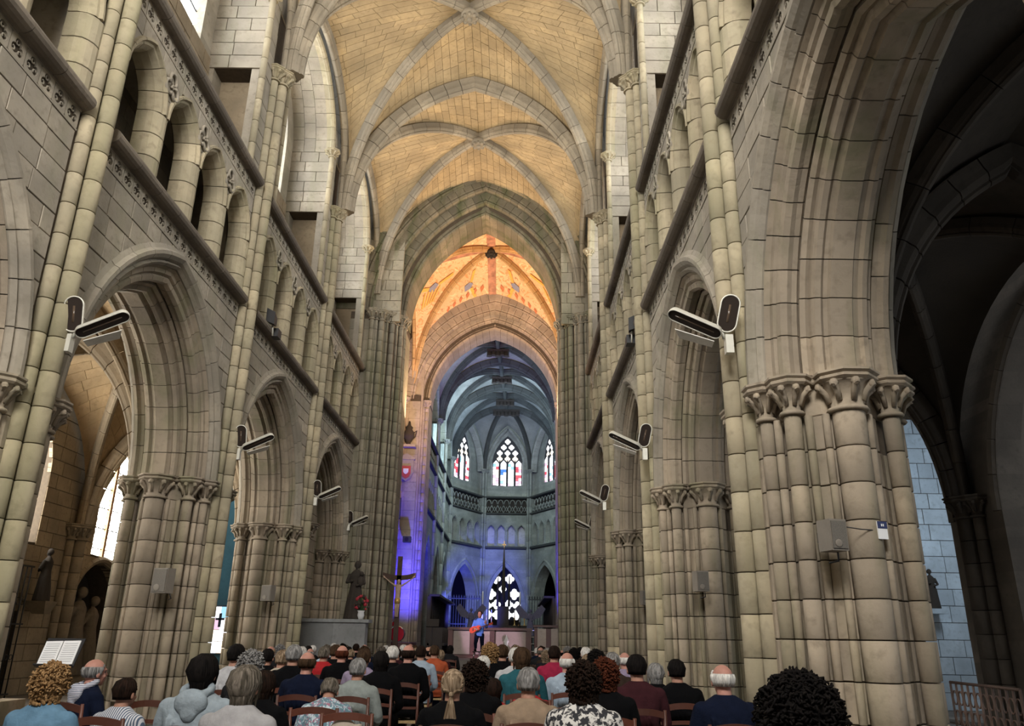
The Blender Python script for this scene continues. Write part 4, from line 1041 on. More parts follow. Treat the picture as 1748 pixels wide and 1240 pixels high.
# --- seated body, facing +y, origin on the floor under the hips, head top at 1.31 m
HC = (0, .01, 1.14)
def seated_meshes():
    b = MB(); head(b, HC)
    b.tube([(0, -.03, .93), (0, -.02, 1.03), (0, 0, 1.10)], [.07, .056, .054], 12)
    torso_loft(b, [(.5, 0, 0, .14, .10), (.7, 0, -.02, .13, .09), (.9, 0, -.03, .16, .09), (.97, 0, -.03, .14, .07)])
    for s in (-1, 1):
        b.tube([(s*.15, -.02, .95), (s*.22, .02, .72), (s*.23, .04, .69), (s*.17, .17, .63), (s*.09, .29, .59)], [.045, .038, .037, .033, .025], 10)
        hand(b, (s*.085, .295, .59), (-s*.35, 1, -.1), (0, 0, 1), 1, s)
        b.tube([(s*.09, .02, .52), (s*.11, .42, .52), (s*.11, .46, .48), (s*.11, .44, .1)], [.07, .055, .05, .035], 10)
    body = fuse(b, 'body', SK, .009, 1)
    c = MB()
    torso_loft(c, [(.44, 0, -.01, .185, .135), (.55, 0, -.02, .18, .13), (.70, 0, -.03, .165, .115), (.84, 0, -.035, .185, .12), (.93, 0, -.035, .205, .11), (.985, 0, -.03, .185, .09), (1.02, 0, -.025, .12, .075), (1.05, 0, -.02, .072, .062)])
    for s in (-1, 1):
        c.ball((s*.17, -.03, .945), (.07, .065, .06), 12, 8)
        c.tube([(s*.17, -.025, .95), (s*.205, -.01, .86), (s*.235, .03, .72), (s*.238, .05, .685), (s*.19, .15, .64), (s*.12, .25, .60)], [.068, .06, .054, .052, .046, .038], 12)
    for k in range(5): c.tube([(-.13+.05*k, -.155, .9-.03*k), (-.10+.06*k, -.15, .62)], .012, 5)
    shirt = fuse(c, 'shirt', None, .011, 2)
    t = MB()
    torso_loft(t, [(.44, 0, 0, .175, .14), (.5, 0, 0, .18, .14), (.58, 0, -.01, .16, .11)])
    for s in (-1, 1):
        t.tube([(s*.09, .0, .52), (s*.11, .40, .53), (s*.115, .47, .50), (s*.115, .47, .42), (s*.115, .45, .12)], [.10, .08, .072, .068, .055], 12)
    trs = fuse(t, 'trousers', None, .014, 2)
    sh = MB()
    for s in (-1, 1): sh.ball((s*.115, .50, .05), (.045, .125, .05), 12, 8)
    shoes = sh.mesh('shoes', None)
    return body, shirt, trs, shoes
# hair
def on_head(a, e, r=(.086, .106, .108), c=HC):
    return Vector((c[0]+r[0]*math.cos(e)*math.cos(a), c[1]-.012+r[1]*math.cos(e)*math.sin(a), c[2]+.022+r[2]*math.sin(e)))
def hair_mesh(kind, mat, seed=0):
    rnd = random.Random(seed); m = MB(); c = HC
    R = {'short': (.084, .103, .104), 'bob': (.094, .112, .108), 'curly': (.10, .12, .115), 'ponytail': (.088, .108, .104), 'ring': (.083, .102, .098), 'afro': (.115, .125, .12), 'long': (.094, .112, .108)}[kind]
    def scalp(a, e): return on_head(a, e, R)
    def low(a):
        fr = math.sin(a)                 # +1 at the face
        lo = {'short': -.62, 'bob': -.9, 'curly': -.75, 'ponytail': -.55, 'ring': -.6, 'afro': -.6, 'long': -.9}[kind]
        return lo if fr < .25 else lo+(.95-lo)*min(1, (fr-.25)/.45)
    # skull cap
    K, N_ = 7, 24; top = (.35 if kind == 'ring' else PI/2-.05)
    rs = []
    for i in range(K+1):
        rs.append([scalp(2*PI*j/N_, min(top, low(2*PI*j/N_)+(top-low(2*PI*j/N_))*i/K))*1.0 for j in range(N_)])
    m.rings(rs, smooth=True, caps=(kind != 'ring'))
    if kind in ('curly', 'afro'):
        n = 850 if kind == 'curly' else 2200
        for _ in range(n):
            a = rnd.uniform(0, 2*PI); e = rnd.uniform(-.8, 1.5)
            if e < low(a): continue
            p = scalp(a, e); r = rnd.uniform(.0045, .007) if kind == 'curly' else rnd.uniform(.003, .0045); q_ = [p*1.0]
            d_ = Vector((rnd.uniform(-1, 1), rnd.uniform(-1, 1), rnd.uniform(-1, .4))).normalized(); o_ = (p-Vector(c)).normalized()
            m.tube([p-o_*.006, p+o_*.010+d_*.008, p+o_*.008+d_*.020, p-o_*.002+d_*.026], [r*.7, r, r, r*.5], 5)
        if kind == 'curly':
            for _ in range(150):
                a = rnd.uniform(PI*1.0, 2*PI); m.ball((c[0]+.085*math.cos(a), c[1]-.01+.10*math.sin(a), c[2]-rnd.uniform(.04, .10)), rnd.uniform(.008, .014), 6, 4)
    else:
        n = {'short': 110, 'bob': 130, 'ponytail': 130, 'ring': 70, 'long': 130}[kind]
        for i in range(n):
            a = 2*PI*i/n+rnd.uniform(-.03, .03); lo = low(a)
            if lo > .7: continue
            if kind == 'ponytail':
                kn = Vector((c[0], c[1]-.125, c[2]-.045)); p0 = scalp(a, .9 if math.sin(a) > 0 else .2); pts = [scalp(a, max(lo, .75)), scalp(a*1.0+(1.5*PI-a if a > PI/2 else -PI/2-a)*.45, .35), kn]
                m.tube(pts, [.004, .007, .006], 4)
                m.tube([scalp(a, lo), scalp(a+(1.5*PI-a if a > PI/2 else -PI/2-a)*.5, lo*.7), kn], [.005, .008, .006], 4)
            else:
                e0 = .30 if kind == 'ring' else 1.35
                pts = [scalp(a, e0+(lo-e0)*t)+Vector((0, 0, 0)) for t in (0, .3, .6, 1)]
                if kind in ('bob', 'long') and math.sin(a) < .45:
                    L_ = (.075 if kind == 'bob' else .2); pts.append(pts[-1]+Vector((rnd.uniform(-.01, .01)*1.2, rnd.uniform(-.01, .01), -L_*rnd.uniform(.85, 1.05))))
                m.tube([p+Vector((rnd.uniform(-.003, .003), rnd.uniform(-.003, .003), 0)) for p in pts], [.004]+[.0085]*(len(pts)-2)+[.004], 4)
        if kind == 'ponytail':
            kn = Vector((c[0], c[1]-.13, c[2]-.045)); m.ball(kn, (.02, .018, .02), 8, 5)
            for _ in range(34):
                dx = rnd.uniform(-.035, .035); m.tube([kn, kn+Vector((dx*.6, -.02, -.06)), kn+Vector((dx*1.2, -.015, -.15)), kn+Vector((dx*1.3, -.0, -rnd.uniform(.2, .27)))], [.006, .009, .008, .003], 4)
    return m.mesh('hair', mat)
BODY, SHIRT, TROUS, SHOES = seated_meshes()
for me in (BODY,): pass
HAIRS = {k: hair_mesh(k, None, i) for i, k in enumerate(('short', 'bob', 'curly', 'ponytail', 'ring', 'afro', 'long'))}
for me in list(HAIRS.values())+[SHOES]: me.materials.append(SK)
def eyes_mesh():
    m = MB()
    for s in (-1, 1): m.ball((HC[0]+s*.031, HC[1]+.072, HC[2]+.012), (.011, .009, .009), 8, 6)
    return m.mesh('eyes', EYED)
EYES = eyes_mesh()
def sub(me, name, parent, mat):
    o = inst(name, me, parent); setobjmat(o, mat); return o
# --- chair
WOOD = stone('chair_wood', (.12, .032, .016), (.07, .022, .012), spread=.3, rough=.45, bump=.1); RUSH = plain('rush_seat', (.42, .30, .14), .8, var=.4, scale=60)
def chair_proto():
    c = empty('chair'); 
    for s in (-1, 1):
        MB().tube([(s*.19, -.21, 0), (s*.19, -.20, .45), (s*.195, -.235, .92)], [.017, .019, .015], 7).build('back_post', WOOD, c)
        MB().tube([(s*.2, .20, 0), (s*.2, .20, .47)], [.015, .019], 7).build('leg', WOOD, c)
    def rail(z, h, bow, y, nm):
        rs = []
        for i in range(9):
            x = -.19+.38*i/8; k = 1-(2*i/8-1)**2; yy = y-.035*k; zz = z+bow*k
            rs.append([(x, yy-.009, zz-h/2), (x, yy+.009, zz-h/2), (x, yy+.009, zz+h/2), (x, yy-.009, zz+h/2)])
        MB().rings(rs).build(nm, WOOD, c)
    rail(.875, .055, .03, -.232, 'top_rail'); rail(.74, .035, .015, -.222, 'back_slat'); rail(.62, .03, .0, -.212, 'back_slat')
    MB().rings([[(-.2, -.2, z), (.2, -.2, z), (.215, .21, z), (-.215, .21, z)] for z in (.43, .455)]).build('seat', RUSH, c)
    for y in (-.2, .2): MB().tube([(-.19, y, .2), (.19, y, .2)], .011, 6).build('stretcher', WOOD, c)
    for s in (-1, 1): MB().tube([(s*.19, -.2, .16), (s*.2, .2, .16)], .011, 6).build('stretcher', WOOD, c)
    return c
chair0 = chair_proto(); _ch = [True]
def add_chair(x, y, rz, label, group=None):
    c = chair0 if _ch[0] else copy_tree(chair0); _ch[0] = False
    c.location = (x, y, 0); c.rotation_euler = (0, 0, rz); tag(c, label, 'chair', group); return c
H = {'black': hairmat('hair_black', (.005, .004, .004), (.010, .008, .007)), 'dark': hairmat('hair_dark', (.010, .006, .004), (.024, .012, .008)), 'brown': hairmat('hair_brown', (.035, .02, .011), (.07, .04, .022)), 'sandy': hairmat('hair_sandy', (.20, .11, .045), (.40, .25, .12)),
     'blond': hairmat('hair_blond', (.13, .085, .05), (.42, .32, .22)), 'grey': hairmat('hair_grey', (.14, .135, .13), (.34, .33, .32)), 'white': hairmat('hair_white', (.52, .50, .47), (.70, .68, .64)), 'greybrown': hairmat('hair_greybrown', (.07, .06, .045), (.20, .17, .14)), 'red': hairmat('hair_red', (.05, .014, .007), (.11, .03, .014))}
CL = {}
def cloth(n):
    d = dict(black=(.012, .012, .014), navy=(.02, .03, .075), darkgrey=(.05, .05, .055), lightblue=(.17, .32, .47), hoodie=(.40, .47, .52), white=(.62, .62, .64), offwhite=(.50, .49, .50), beige=(.40, .29, .20), teal=(.03, .13, .16), red=(.50, .03, .035), crimson=(.42, .03, .08), orange=(.55, .12, .05), lilac=(.38, .31, .44), greygreen=(.36, .40, .38), burgundy=(.13, .04, .05), brown=(.12, .08, .06), paleblue=(.45, .55, .66), cream=(.60, .52, .42), jean=(.08, .11, .17))
    if n == 'stripe': return CL.setdefault(n, pattern('striped_cloth', (.52, .52, .54), (.06, .09, .14), (16,), wave='X'))
    if n == 'floral': return CL.setdefault(n, pattern('floral_cloth', (.015, .015, .02), (.55, .53, .50), (24,)))
    if n == 'tealfloral': return CL.setdefault(n, pattern('teal_floral_cloth', (.10, .18, .22), (.42, .50, .54), (26,), (.28, .12, .18)))
    if n == 'plaid': return CL.setdefault(n, pattern('plaid_cloth', (.03, .10, .14), (.10, .24, .28), (14,), wave='X'))
    if n not in CL:
        CL[n] = plain('cloth_'+n, tuple(v*(.30 if max(d[n]) < .14 else .66) for v in d[n]), .97, var=.25, scale=14, bump=.3)
        CL[n].node_tree.nodes['Principled BSDF'].inputs['Specular IOR Level'].default_value = .08
    return CL[n]
def person(px, ytop, Y, hair, hc, shirt, label, trousers='navy', turn=0, skin=None, group=None, chair=True, lean=0, hood=None, scale=None, clabel=None, kx=1.0):
    P = at(px, ytop, Y=Y); s = P.z/1.262 if scale is None else scale
    k = max(.9, min(1.12, s))
    o = empty('person', (P.x, Y, 0), label, 'person', group, rotz=turn)
    o.scale = (k*kx, k*kx, k)
    if lean: o.rotation_euler = (lean, 0, turn)
    sub(BODY, 'body', o, skin or SK); inst('eyes', EYES, o); sub(SHIRT, 'shirt', o, cloth(shirt)); sub(TROUS, 'trousers', o, cloth(trousers)); sub(SHOES, 'shoes', o, cloth('black'))
    if hair: sub(HAIRS[hair], 'hair', o, H[hc])
    if hood:
        m = MB(); m.tube([(.085*math.cos(a), -.045+.075*math.sin(a), 1.05+.03*math.sin(a)) for a in [PI*2*i/16 for i in range(17)]], .028, 8); m.ball((0, -.13, .98), (.11, .05, .085), 12, 8)
        m.ball((0, -.145, .93), (.06, .035, .07), 10, 6)
        inst('hood', fuse(m, 'hood', hood, .011, 3), o)
    if chair: add_chair(P.x-.03*math.sin(turn), Y-.06, turn*.5, clabel or ('dark wooden slat-back chair carrying the '+label.split(' ', 1)[1] if False else 'dark wooden chair under the '+label), None)
    return o
PEOPLE = [
 (93, 1138, 4.3, 'curly', 'sandy', 'lightblue', 'person with curly sandy hair in light blue top, bottom left', 'jean', -.15),
 (165, 1125, 5.9, 'ring', 'grey', 'navy', 'balding person in navy jacket with striped hood, facing right', 'navy', -.7, 'p', 'hoodstripe'),
 (217, 1158, 5.0, 'short', 'dark', 'stripe', 'small dark-haired person in blue and white striped shirt', 'jean', -.3),
 (350, 1118, 4.6, 'bob', 'black', 'hoodie', 'black-haired person in pale grey-blue hooded sweatshirt', 'jean', 0, None, 'hood'),
 (405, 1100, 7.4, 'short', 'black', 'white', 'dark-haired person in white top with thin dark strap', 'navy', 0),
 (431, 1115, 6.2, 'curly', 'grey', 'darkgrey', 'wavy grey-haired person behind the grey-brown bob', 'navy', -.3),
 (421, 1137, 4.2, 'bob', 'greybrown', 'offwhite', 'person with grey-brown bob and off-white sweater, foreground left', 'navy', -.2),
 (452, 1146, 5.3, 'bob', 'dark', 'black', 'dark-haired person in black just right of the off-white sweater', 'black', -.2),
 (458, 1108, 9.3, 'short', 'black', 'black', 'black-haired person between white top and blond head', 'black', 0),
 (483, 1110, 8.6, 'short', 'blond', 'cream', 'blond person left of the grey-haired dark suit', 'navy', 0),
 (503, 1101, 7.8, 'short', 'grey', 'black', 'grey-haired person in dark suit, left half of crowd', 'black', 0),
 (526, 1113, 7.0, 'ring', 'brown', 'navy', 'ruddy bald person in navy sweater, left half of crowd', 'navy', 0, 'p'),
 (554, 1104, 10.4, 'short', 'greybrown', 'red', 'person in red top seen between darker backs', 'navy', 0),
 (573, 1101, 11, 'short', 'brown', 'black', 'brown-haired person right of the red top', 'navy', 0),
 (585, 1102, 9.4, 'ring', 'red', 'black', 'ginger balding person in black, above the floral shawl', 'navy', .1, 'p'),
 (622, 1108, 8.4, 'short', 'brown', 'lilac', 'brown-haired person in lilac shirt', 'jean', -.1),
 (612, 1124, 6.9, 'short', 'grey', 'greygreen', 'short grey-haired person in pale grey-green shirt', 'navy', -.1),
 (552, 1160, 5.6, 'short', 'greybrown', 'tealfloral', 'person in teal floral top bent forward, lower left centre', 'jean', .1, None, 'bent'),
 (651, 1113, 8.2, 'bob', 'black', 'black', 'dark-haired person with pale shawl left of white head', 'black', 0),
 (671, 1103, 9.6, 'short', 'white', 'black', 'white-haired person left of the pink bald head', 'navy', 0),
 (698, 1101, 9.0, 'ring', 'dark', 'black', 'pink bald head in black, middle left of crowd', 'black', 0, 'p'),
 (719, 1103, 11, 'short', 'dark', 'paleblue', 'dark-haired person in pale blue checked shirt', 'navy', 0),
 (742, 1102, 12.2, 'short', 'brown', 'orange', 'person in orange top beside the centre gangway', 'navy', .2),
 (837, 1101, 9.6, 'curly', 'sandy', 'black', 'sandy-haired person in black below the guitarist', 'black', 0),
 (858, 1101, 9.9, 'short', 'brown', 'black', 'brown-haired person in black right of sandy hair', 'black', 0),
 (825, 1120, 7.6, 'short', 'white', 'darkgrey', 'white-haired person behind the dark curly head', 'navy', -.2),
 (812, 1132, 5.8, 'curly', 'dark', 'black', 'dark curly-haired person in black with white collar', 'black', -.2),
 (842, 1165, 6.3, None, None, 'red', 'person in red jacket bending low beside dark curls', 'navy', 0),
 (774, 1143, 4.9, 'ponytail', 'blond', 'black', 'blond ponytailed person in black, foreground centre', 'black', 0),
 (902, 1140, 5.5, 'short', 'grey', 'beige', 'short grey-haired person in beige shirt, foreground', 'navy', 0),
 (891, 1106, 7.6, 'bob', 'brown', 'teal', 'brown-haired person in teal plaid above red top', 'navy', 0),
 (905, 1155, 6.5, 'short', 'greybrown', 'red', 'person in bright red top hidden behind grey head', 'navy', 0),
 (880, 1106, 9, 'short', 'white', 'white', 'white head peeking left of brown-haired teal plaid', 'navy', 0),
 (946, 1103, 10, 'short', 'dark', 'crimson', 'dark-haired person in crimson top', 'navy', 0),
 (968, 1114, 8.0, 'ring', 'white', 'paleblue', 'white-haired balding person in pale blue shirt', 'navy', 0, 'p'),
 (1000, 1105, 12, 'short', 'white', 'navy', 'small white head right of pale blue shirt, farther', 'navy', 0),
 (1003, 1117, 9, 'short', 'blond', 'darkgrey', 'blond head above the floral dress wearer', 'navy', 0),
 (1018, 1113, 8.4, 'curly', 'black', 'navy', 'black curly-haired person above the floral dress wearer', 'navy', 0),
 (996, 1136, 4.6, 'curly', 'dark', 'floral', 'dark-haired person in black and white floral dress', 'black', -.2),
 (1032, 1129, 5.6, 'curly', 'red', 'black', 'person with red-brown curls right of floral dress', 'black', 0),
 (1045, 1114, 7.9, 'short', 'grey', 'brown', 'grey-haired person in brown jacket, right of crowd', 'navy', 0),
 (1066, 1114, 9.4, 'ring', 'white', 'lilac', 'pinkish balding person left of black hair', 'navy', 0, 'p'),
 (1086, 1118, 6.8, 'short', 'black', 'burgundy', 'black-haired person in burgundy jacket, right side', 'black', 0),
 (1119, 1133, 6.9, 'bob', 'grey', 'black', 'grey bobbed person in black between two black heads', 'black', 0),
 (1154, 1126, 7.1, 'short', 'black', 'black', 'black-haired person in black at right end of row', 'black', 0),
 (1232, 1134, 5.2, 'ring', 'white', 'navy', 'balding white-haired person in navy, alone at right', 'navy', 0, 'p'),
 (1360, 1166, 2.55, 'afro', 'black', 'black', 'big dark bushy-haired head close at lower right', 'black', 0),
]
STRIPEHOOD = pattern('striped_hood', (.66, .66, .70), (.03, .04, .09), (26,), wave='Z')
PEOPLE = [list(q) for q in PEOPLE]
for q in PEOPLE: q[2] *= 1.28 if q[2] > 3 else 1.1
for _it in range(200):
    for a_ in range(len(PEOPLE)):
        for b_ in range(a_+1, len(PEOPLE)):
            p_, q_ = PEOPLE[a_], PEOPLE[b_]
            dx = abs(at(p_[0], p_[1], Y=p_[2]).x-at(q_[0], q_[1], Y=q_[2]).x); dy = p_[2]-q_[2]
            if dx < .52 and abs(dy) < .80 and p_[2] > 4.9 and q_[2] > 4.9:
                s_ = 1 if dy >= 0 else -1; e = (.84-abs(dy))/2*s_; p_[2] += e*(.3 if p_[2] < 6.6 else 1); q_[2] -= e*(.3 if q_[2] < 6.6 else 1)
for q in PEOPLE:
    px, yt, Y, hr, hc, sh, lb, tr = q[:8]; turn = q[8] if len(q) > 8 else 0; sk = SKP if len(q) > 9 and q[9] == 'p' else SK
    hd = {'hood': cloth('hoodie'), 'hoodstripe': STRIPEHOOD}.get(q[10]) if len(q) > 10 else None
    bt = len(q) > 10 and q[10] == 'bent'
    person(px, yt, Y, hr or 'bob', hc or 'dark', sh, lb, tr, turn, sk, hood=hd, lean=-.5 if bt else 0, scale=1.0 if bt else None)
# cream cardigan hung over the chair right of the floral top
def cardigan():
    P = at(590, 1180, Y=6.75); m = MB()
    m.ball((0, 0, .74), (.13, .07, .15), 12, 8); m.tube([(-.10, 0, .82), (-.12, -.03, .6), (-.08, -.04, .42)], [.05, .06, .05], 8); m.tube([(.10, 0, .84), (.14, -.03, .62), (.10, -.04, .45)], [.05, .06, .05], 8); m.ball((0, -.02, .56), (.13, .05, .15), 12, 8)
    c = add_chair(P.x, 7.0, .1, 'dark wooden chair with cream cardigan hung over it')
    o = inst('cardigan', fuse(m, 'cardigan', cloth('cream'), .013, 3), None, loc=(P.x, 6.78, 0)); tag(o, 'cream cardigan hanging over a chair back', 'cardigan')
cardigan()
# smaller listeners towards the stage
rnd = random.Random(12); rowY = [16.6+.95*i for i in range(9)]; ntb = ['first', 'second', 'third', 'fourth', 'fifth', 'sixth', 'seventh', 'eighth', 'ninth', 'tenth']; cnt_ = {}; hk = ['short', 'short', 'ring', 'curly', 'bob']; hcs = ['grey', 'dark', 'brown', 'white', 'black', 'blond', 'greybrown']; scs = ['black', 'navy', 'darkgrey', 'black', 'brown', 'paleblue', 'burgundy', 'black']
for Y in rowY:
    x = -4.9+rnd.uniform(0, .2)
    while x < 2.0:
        gap = -1.55 < x < -.75
        side_ = 'left' if x < -1.2 else 'right'
        if not gap and (Y < 19 or rnd.random() < .75) and abs(x) > 0:
            hgt = rnd.uniform(1.22, 1.32); c_ = rnd.choice(hcs); k_ = rnd.choice(hk); s_ = rnd.choice(scs)
            kk_ = (Y, side_); cnt_[kk_] = cnt_.get(kk_, 0)+1; nm_ = '%s-haired listener in %s, %s of the packed far rows, %s seat %s of gangway' % ({'greybrown': 'grey-brown'}.get(c_, c_), {'darkgrey': 'dark grey', 'paleblue': 'pale blue'}.get(s_, s_), ntb[rowY.index(Y)], ntb[cnt_[kk_]-1], side_)
            o = empty('person', (x, Y, 0), nm_, 'person', 'seated listeners in the packed rows near the stage', rotz=rnd.uniform(-.15, .15)); kk = hgt/1.262; o.scale = (kk, kk, kk)
            sub(BODY, 'body', o, rnd.choice((SK, SKP))); sub(SHIRT, 'shirt', o, cloth(s_)); sub(TROUS, 'trousers', o, cloth('navy')); sub(HAIRS[k_], 'hair', o, H[c_])
            add_chair(x, Y-.06, 0, 'dark wooden chair, %s packed far row, %s seat %s of gangway' % (ntb[rowY.index(Y)], ntb[cnt_[kk_]-1], side_), 'chairs in the packed rows near the stage')
        x += rnd.uniform(.56, .68)
# empty chairs
for px, Y, lb in ((258, 5.6, 'empty dark wooden chair between striped shirt and pale hooded sweatshirt'), (280, 6.3, 'empty dark wooden chair in front of the pier at left'), (150, 4.1, 'empty dark wooden chair between blue top and striped shirt'), (975, 6.3, 'empty dark wooden chair right of the beige shirt'),
                  (1105, 5.3, 'empty dark wooden chair left in row behind burgundy jacket'), (1160, 5.3, 'empty dark wooden chair right in row behind burgundy jacket'), (1185, 4.5, 'empty dark wooden chair just left of the navy-clad balding person'), (1085, 4.4, 'empty dark wooden chair at bottom right of floral dress'), (300, 3.9, 'empty dark wooden chair at bottom edge below hooded sweatshirt'), (520, 4.6, 'empty dark wooden chair in front of the camera left of floral top'), (895, 4.2, 'empty dark wooden chair at bottom edge behind beige shirt'), (30, 4.2, 'empty dark wooden chair at bottom left corner')):
    Y *= 1.25; P = at(px, 1180, Y=Y)
    if all(abs(P.x-q.location.x) > .46 or abs(Y-q.location.y) > .62 for q in bpy.data.objects if q.get('category') in ('person', 'chair')): add_chair(P.x, Y, random.uniform(-.1, .1), lb)
# --- standing guitarist
def guitarist():
    X, Y, Z = at(818, 1100, Y=31.2).x, 31.2, .75
    g = empty('person', (X, Y, Z), 'guitarist in blue shirt standing on stage, one foot on a stool', 'person', rotz=PI-.25)
    b = MB(); head(b, (0, .02, 1.60), 1.05); b.tube([(0, -.01, 1.38), (0, .0, 1.52)], [.06, .055], 10)
    A1 = [(.18, 0, 1.37), (.26, .06, 1.12), (.12, .24, 1.08)]; A2 = [(-.18, 0, 1.37), (-.30, .08, 1.14), (-.33, .30, 1.26)]
    for a in (A1, A2):
        b.tube(a, [.05, .042, .028], 10)
    hand(b, A1[2], (-.8, .2, -.2), (0, 1, 0), 1.0); hand(b, A2[2], (.1, .4, .8), (0, 1, 0), 1.0)
    inst('body', fuse(b, 'body', SK, .009, 1), g)
    c = MB(); torso_loft(c, [(.82, 0, 0, .17, .12), (.95, 0, 0, .16, .115), (1.1, 0, 0, .165, .11), (1.28, 0, 0, .19, .12), (1.38, 0, 0, .18, .10), (1.44, 0, 0, .10, .07), (1.47, 0, 0, .07, .06)])
    c.tube(A1[:2]+[(.2, .14, 1.1)], [.068, .056, .048], 12); c.tube(A2[:2]+[(-.32, .2, 1.2)], [.068, .056, .048], 12)
    inst('shirt', fuse(c, 'shirt', plain('blue_shirt', (.08, .20, .62), .8), .012, 2), g)
    t = MB(); t.tube([(.09, 0, .9), (.10, .12, .62), (.10, .16, .58), (.10, .12, .38)], [.10, .075, .07, .052], 10); t.tube([(-.09, 0, .9), (-.12, .02, .5), (-.13, 0, .05)], [.10, .07, .055], 10); torso_loft(t, [(.82, 0, 0, .165, .12), (.95, 0, 0, .16, .11)])
    inst('trousers', fuse(t, 'trousers', cloth('navy'), .013, 2), g)
    s = MB(); s.ball((.10, .17, .33), (.045, .12, .045), 10, 6); s.ball((-.13, .05, .05), (.045, .13, .05), 10, 6); s.build('shoes', cloth('black'), g)
    hm = MB(); hh = HAIRS['short']; o = inst('hair', hh, g, loc=(0, .01, 1.60-1.14*1.05)); o.scale = (1.05, 1.05, 1.05); setobjmat(o, H['dark'])
    e = inst('eyes', EYES, g, loc=(0, .01, 1.60-1.14*1.05)); e.scale = (1.05, 1.05, 1.05)
    gt = empty('guitar', (X, Y, Z), 'red acoustic guitar held by the guitarist', 'guitar', rotz=PI-.25)
    RG = plain('red_guitar', (.65, .09, .04), .25); 
    def gb(y0, y1, k):
        P_ = []
        for i in range(28):
            a = 2*PI*i/28; r = .155+.035*math.cos(2*a)-.03*abs(math.sin(a))**4+.02*math.cos(a); P_.append((.10+(r*1.25*math.cos(a))*k, r*math.sin(a)*k))
        return [[(x*.92+z*.0, y, 1.08+z-x*.28*1.0+.03) for x, z in P_] for y in (y0, y1)]
    m = MB(); m.rings(gb(.14, .235, 1)); gbo = m.build('guitar_body', RG, gt)
    MB().ball((.08, .236, 1.09), (.045, .004, .045), 14, 6).build('sound_hole', SHADEBLK, gbo)
    MB().rings([[(-.05, y, 1.10), (-.05, y, 1.145), (-.44, y, 1.265), (-.44, y, 1.225)] for y in (.235, .255)]).build('neck', WOOD, gt)
    MB().rings([[(-.43, y, 1.21), (-.43, y, 1.28), (-.58, y, 1.33), (-.58, y, 1.26)] for y in (.235, .25)]).build('headstock', RG, gt)
    MB().box(.17, .20, .235, .246, 1.0, 1.1).build('bridge', SHADEBLK, gbo)
    st = empty('stool', (X-.08, Y-.17, Z), 'thin metal stool under the guitarist raised foot', 'stool'); ME = plain('chrome', (.6, .6, .62), .25, metal=1, var=0)
    MB().lathe([(.15, 0), (.16, .01), (.15, .03)], (0, 0, .26), 16).build('seat', SHADEBLK, st)
    for i in range(4):
        a = PI/4+i*PI/2; MB().tube([(.13*math.cos(a), .13*math.sin(a), .26), (.17*math.cos(a), .17*math.sin(a), 0)], .012, 6).build('leg', ME, st)
guitarist()
# ------------------------------------------------------------------ fittings and furnishings
METAL = plain('lamp_metal', (.66, .64, .56), .45, metal=.3, var=.1); WHITEM = plain('lamp_shield', (.75, .73, .66), .6); LDARK = plain('lamp_inside', (.02, .012, .008), 1.0); GREYBOX = plain('speaker_grey', (.19, .165, .135), .7, var=.1); BLK = plain('black_metal', (.015, .015, .017), .5); GRILLE = plain('speaker_grille', (.14, .125, .105), .8, var=.3, scale=120)
GOLDM = plain('gilding', (.60, .38, .12), .4, metal=.5); BRONZE = stone('dark_carving', (.055, .042, .032), (.04, .032, .025)); REDW = stone('red_wood', (.14, .035, .03), (.10, .03, .025), rough=.4)
MARBLE = stone('pale_panel', (.50, .42, .36), (.44, .36, .31), rough=.5); WHITE = plain('white_card', (.75, .75, .75), .6, var=.02)
def trough(parent, base, tip, r, mat_out, mat_in, nrm):
    """stadium-shaped floodlight reflector, open side facing nrm"""
    base = Vector(base); tip = Vector(tip); d = (tip-base).normalized(); n = Vector(nrm); n = (n-d*n.dot(d)).normalized(); s = d.cross(n); L_ = (tip-base).length; c0 = (base+tip)/2
    def out(k, dep):
        P_ = []
        for i in range(12): a = -PI/2+PI*i/11; P_.append(c0+d*(L_/2-r+r*math.cos(a)*k)+s*(r*math.sin(a)*k)-n*dep)
        for i in range(12): a = PI/2+PI*i/11; P_.append(c0+d*(-L_/2+r+r*math.cos(a)*k)+s*(r*math.sin(a)*k)-n*dep)
        return P_
    rf = MB().rings([out(.88, .0), out(1.0, .0), out(1.0, r*.35), out(.85, r*.8), out(.45, r*1.0)], caps=False).build('reflector', mat_out, parent); parent = rf
    MB().rings([out(.45, r*1.0), out(.44, r*1.01)]).build('reflector_back', mat_out, parent)
    MB().rings([out(.88, .0), out(.84, r*.35), out(.7, r*.6)], caps=True).build('reflector_lining', mat_in, parent)
    MB().tube([c0-d*(L_/2-r*1.1)-n*r*.15, c0+d*(L_/2-r*1.1)-n*r*.15], r*.2, 8).build('lamp_tube', GLASSD, parent)
    m = MB(); P_ = out(.95, -.004); m.tube(P_+[P_[0]], r*.09, 5, caps=False); m.build('rim', mat_out, parent)
GLASSD = plain('dark_glass', (.09, .06, .04), .12, var=0)
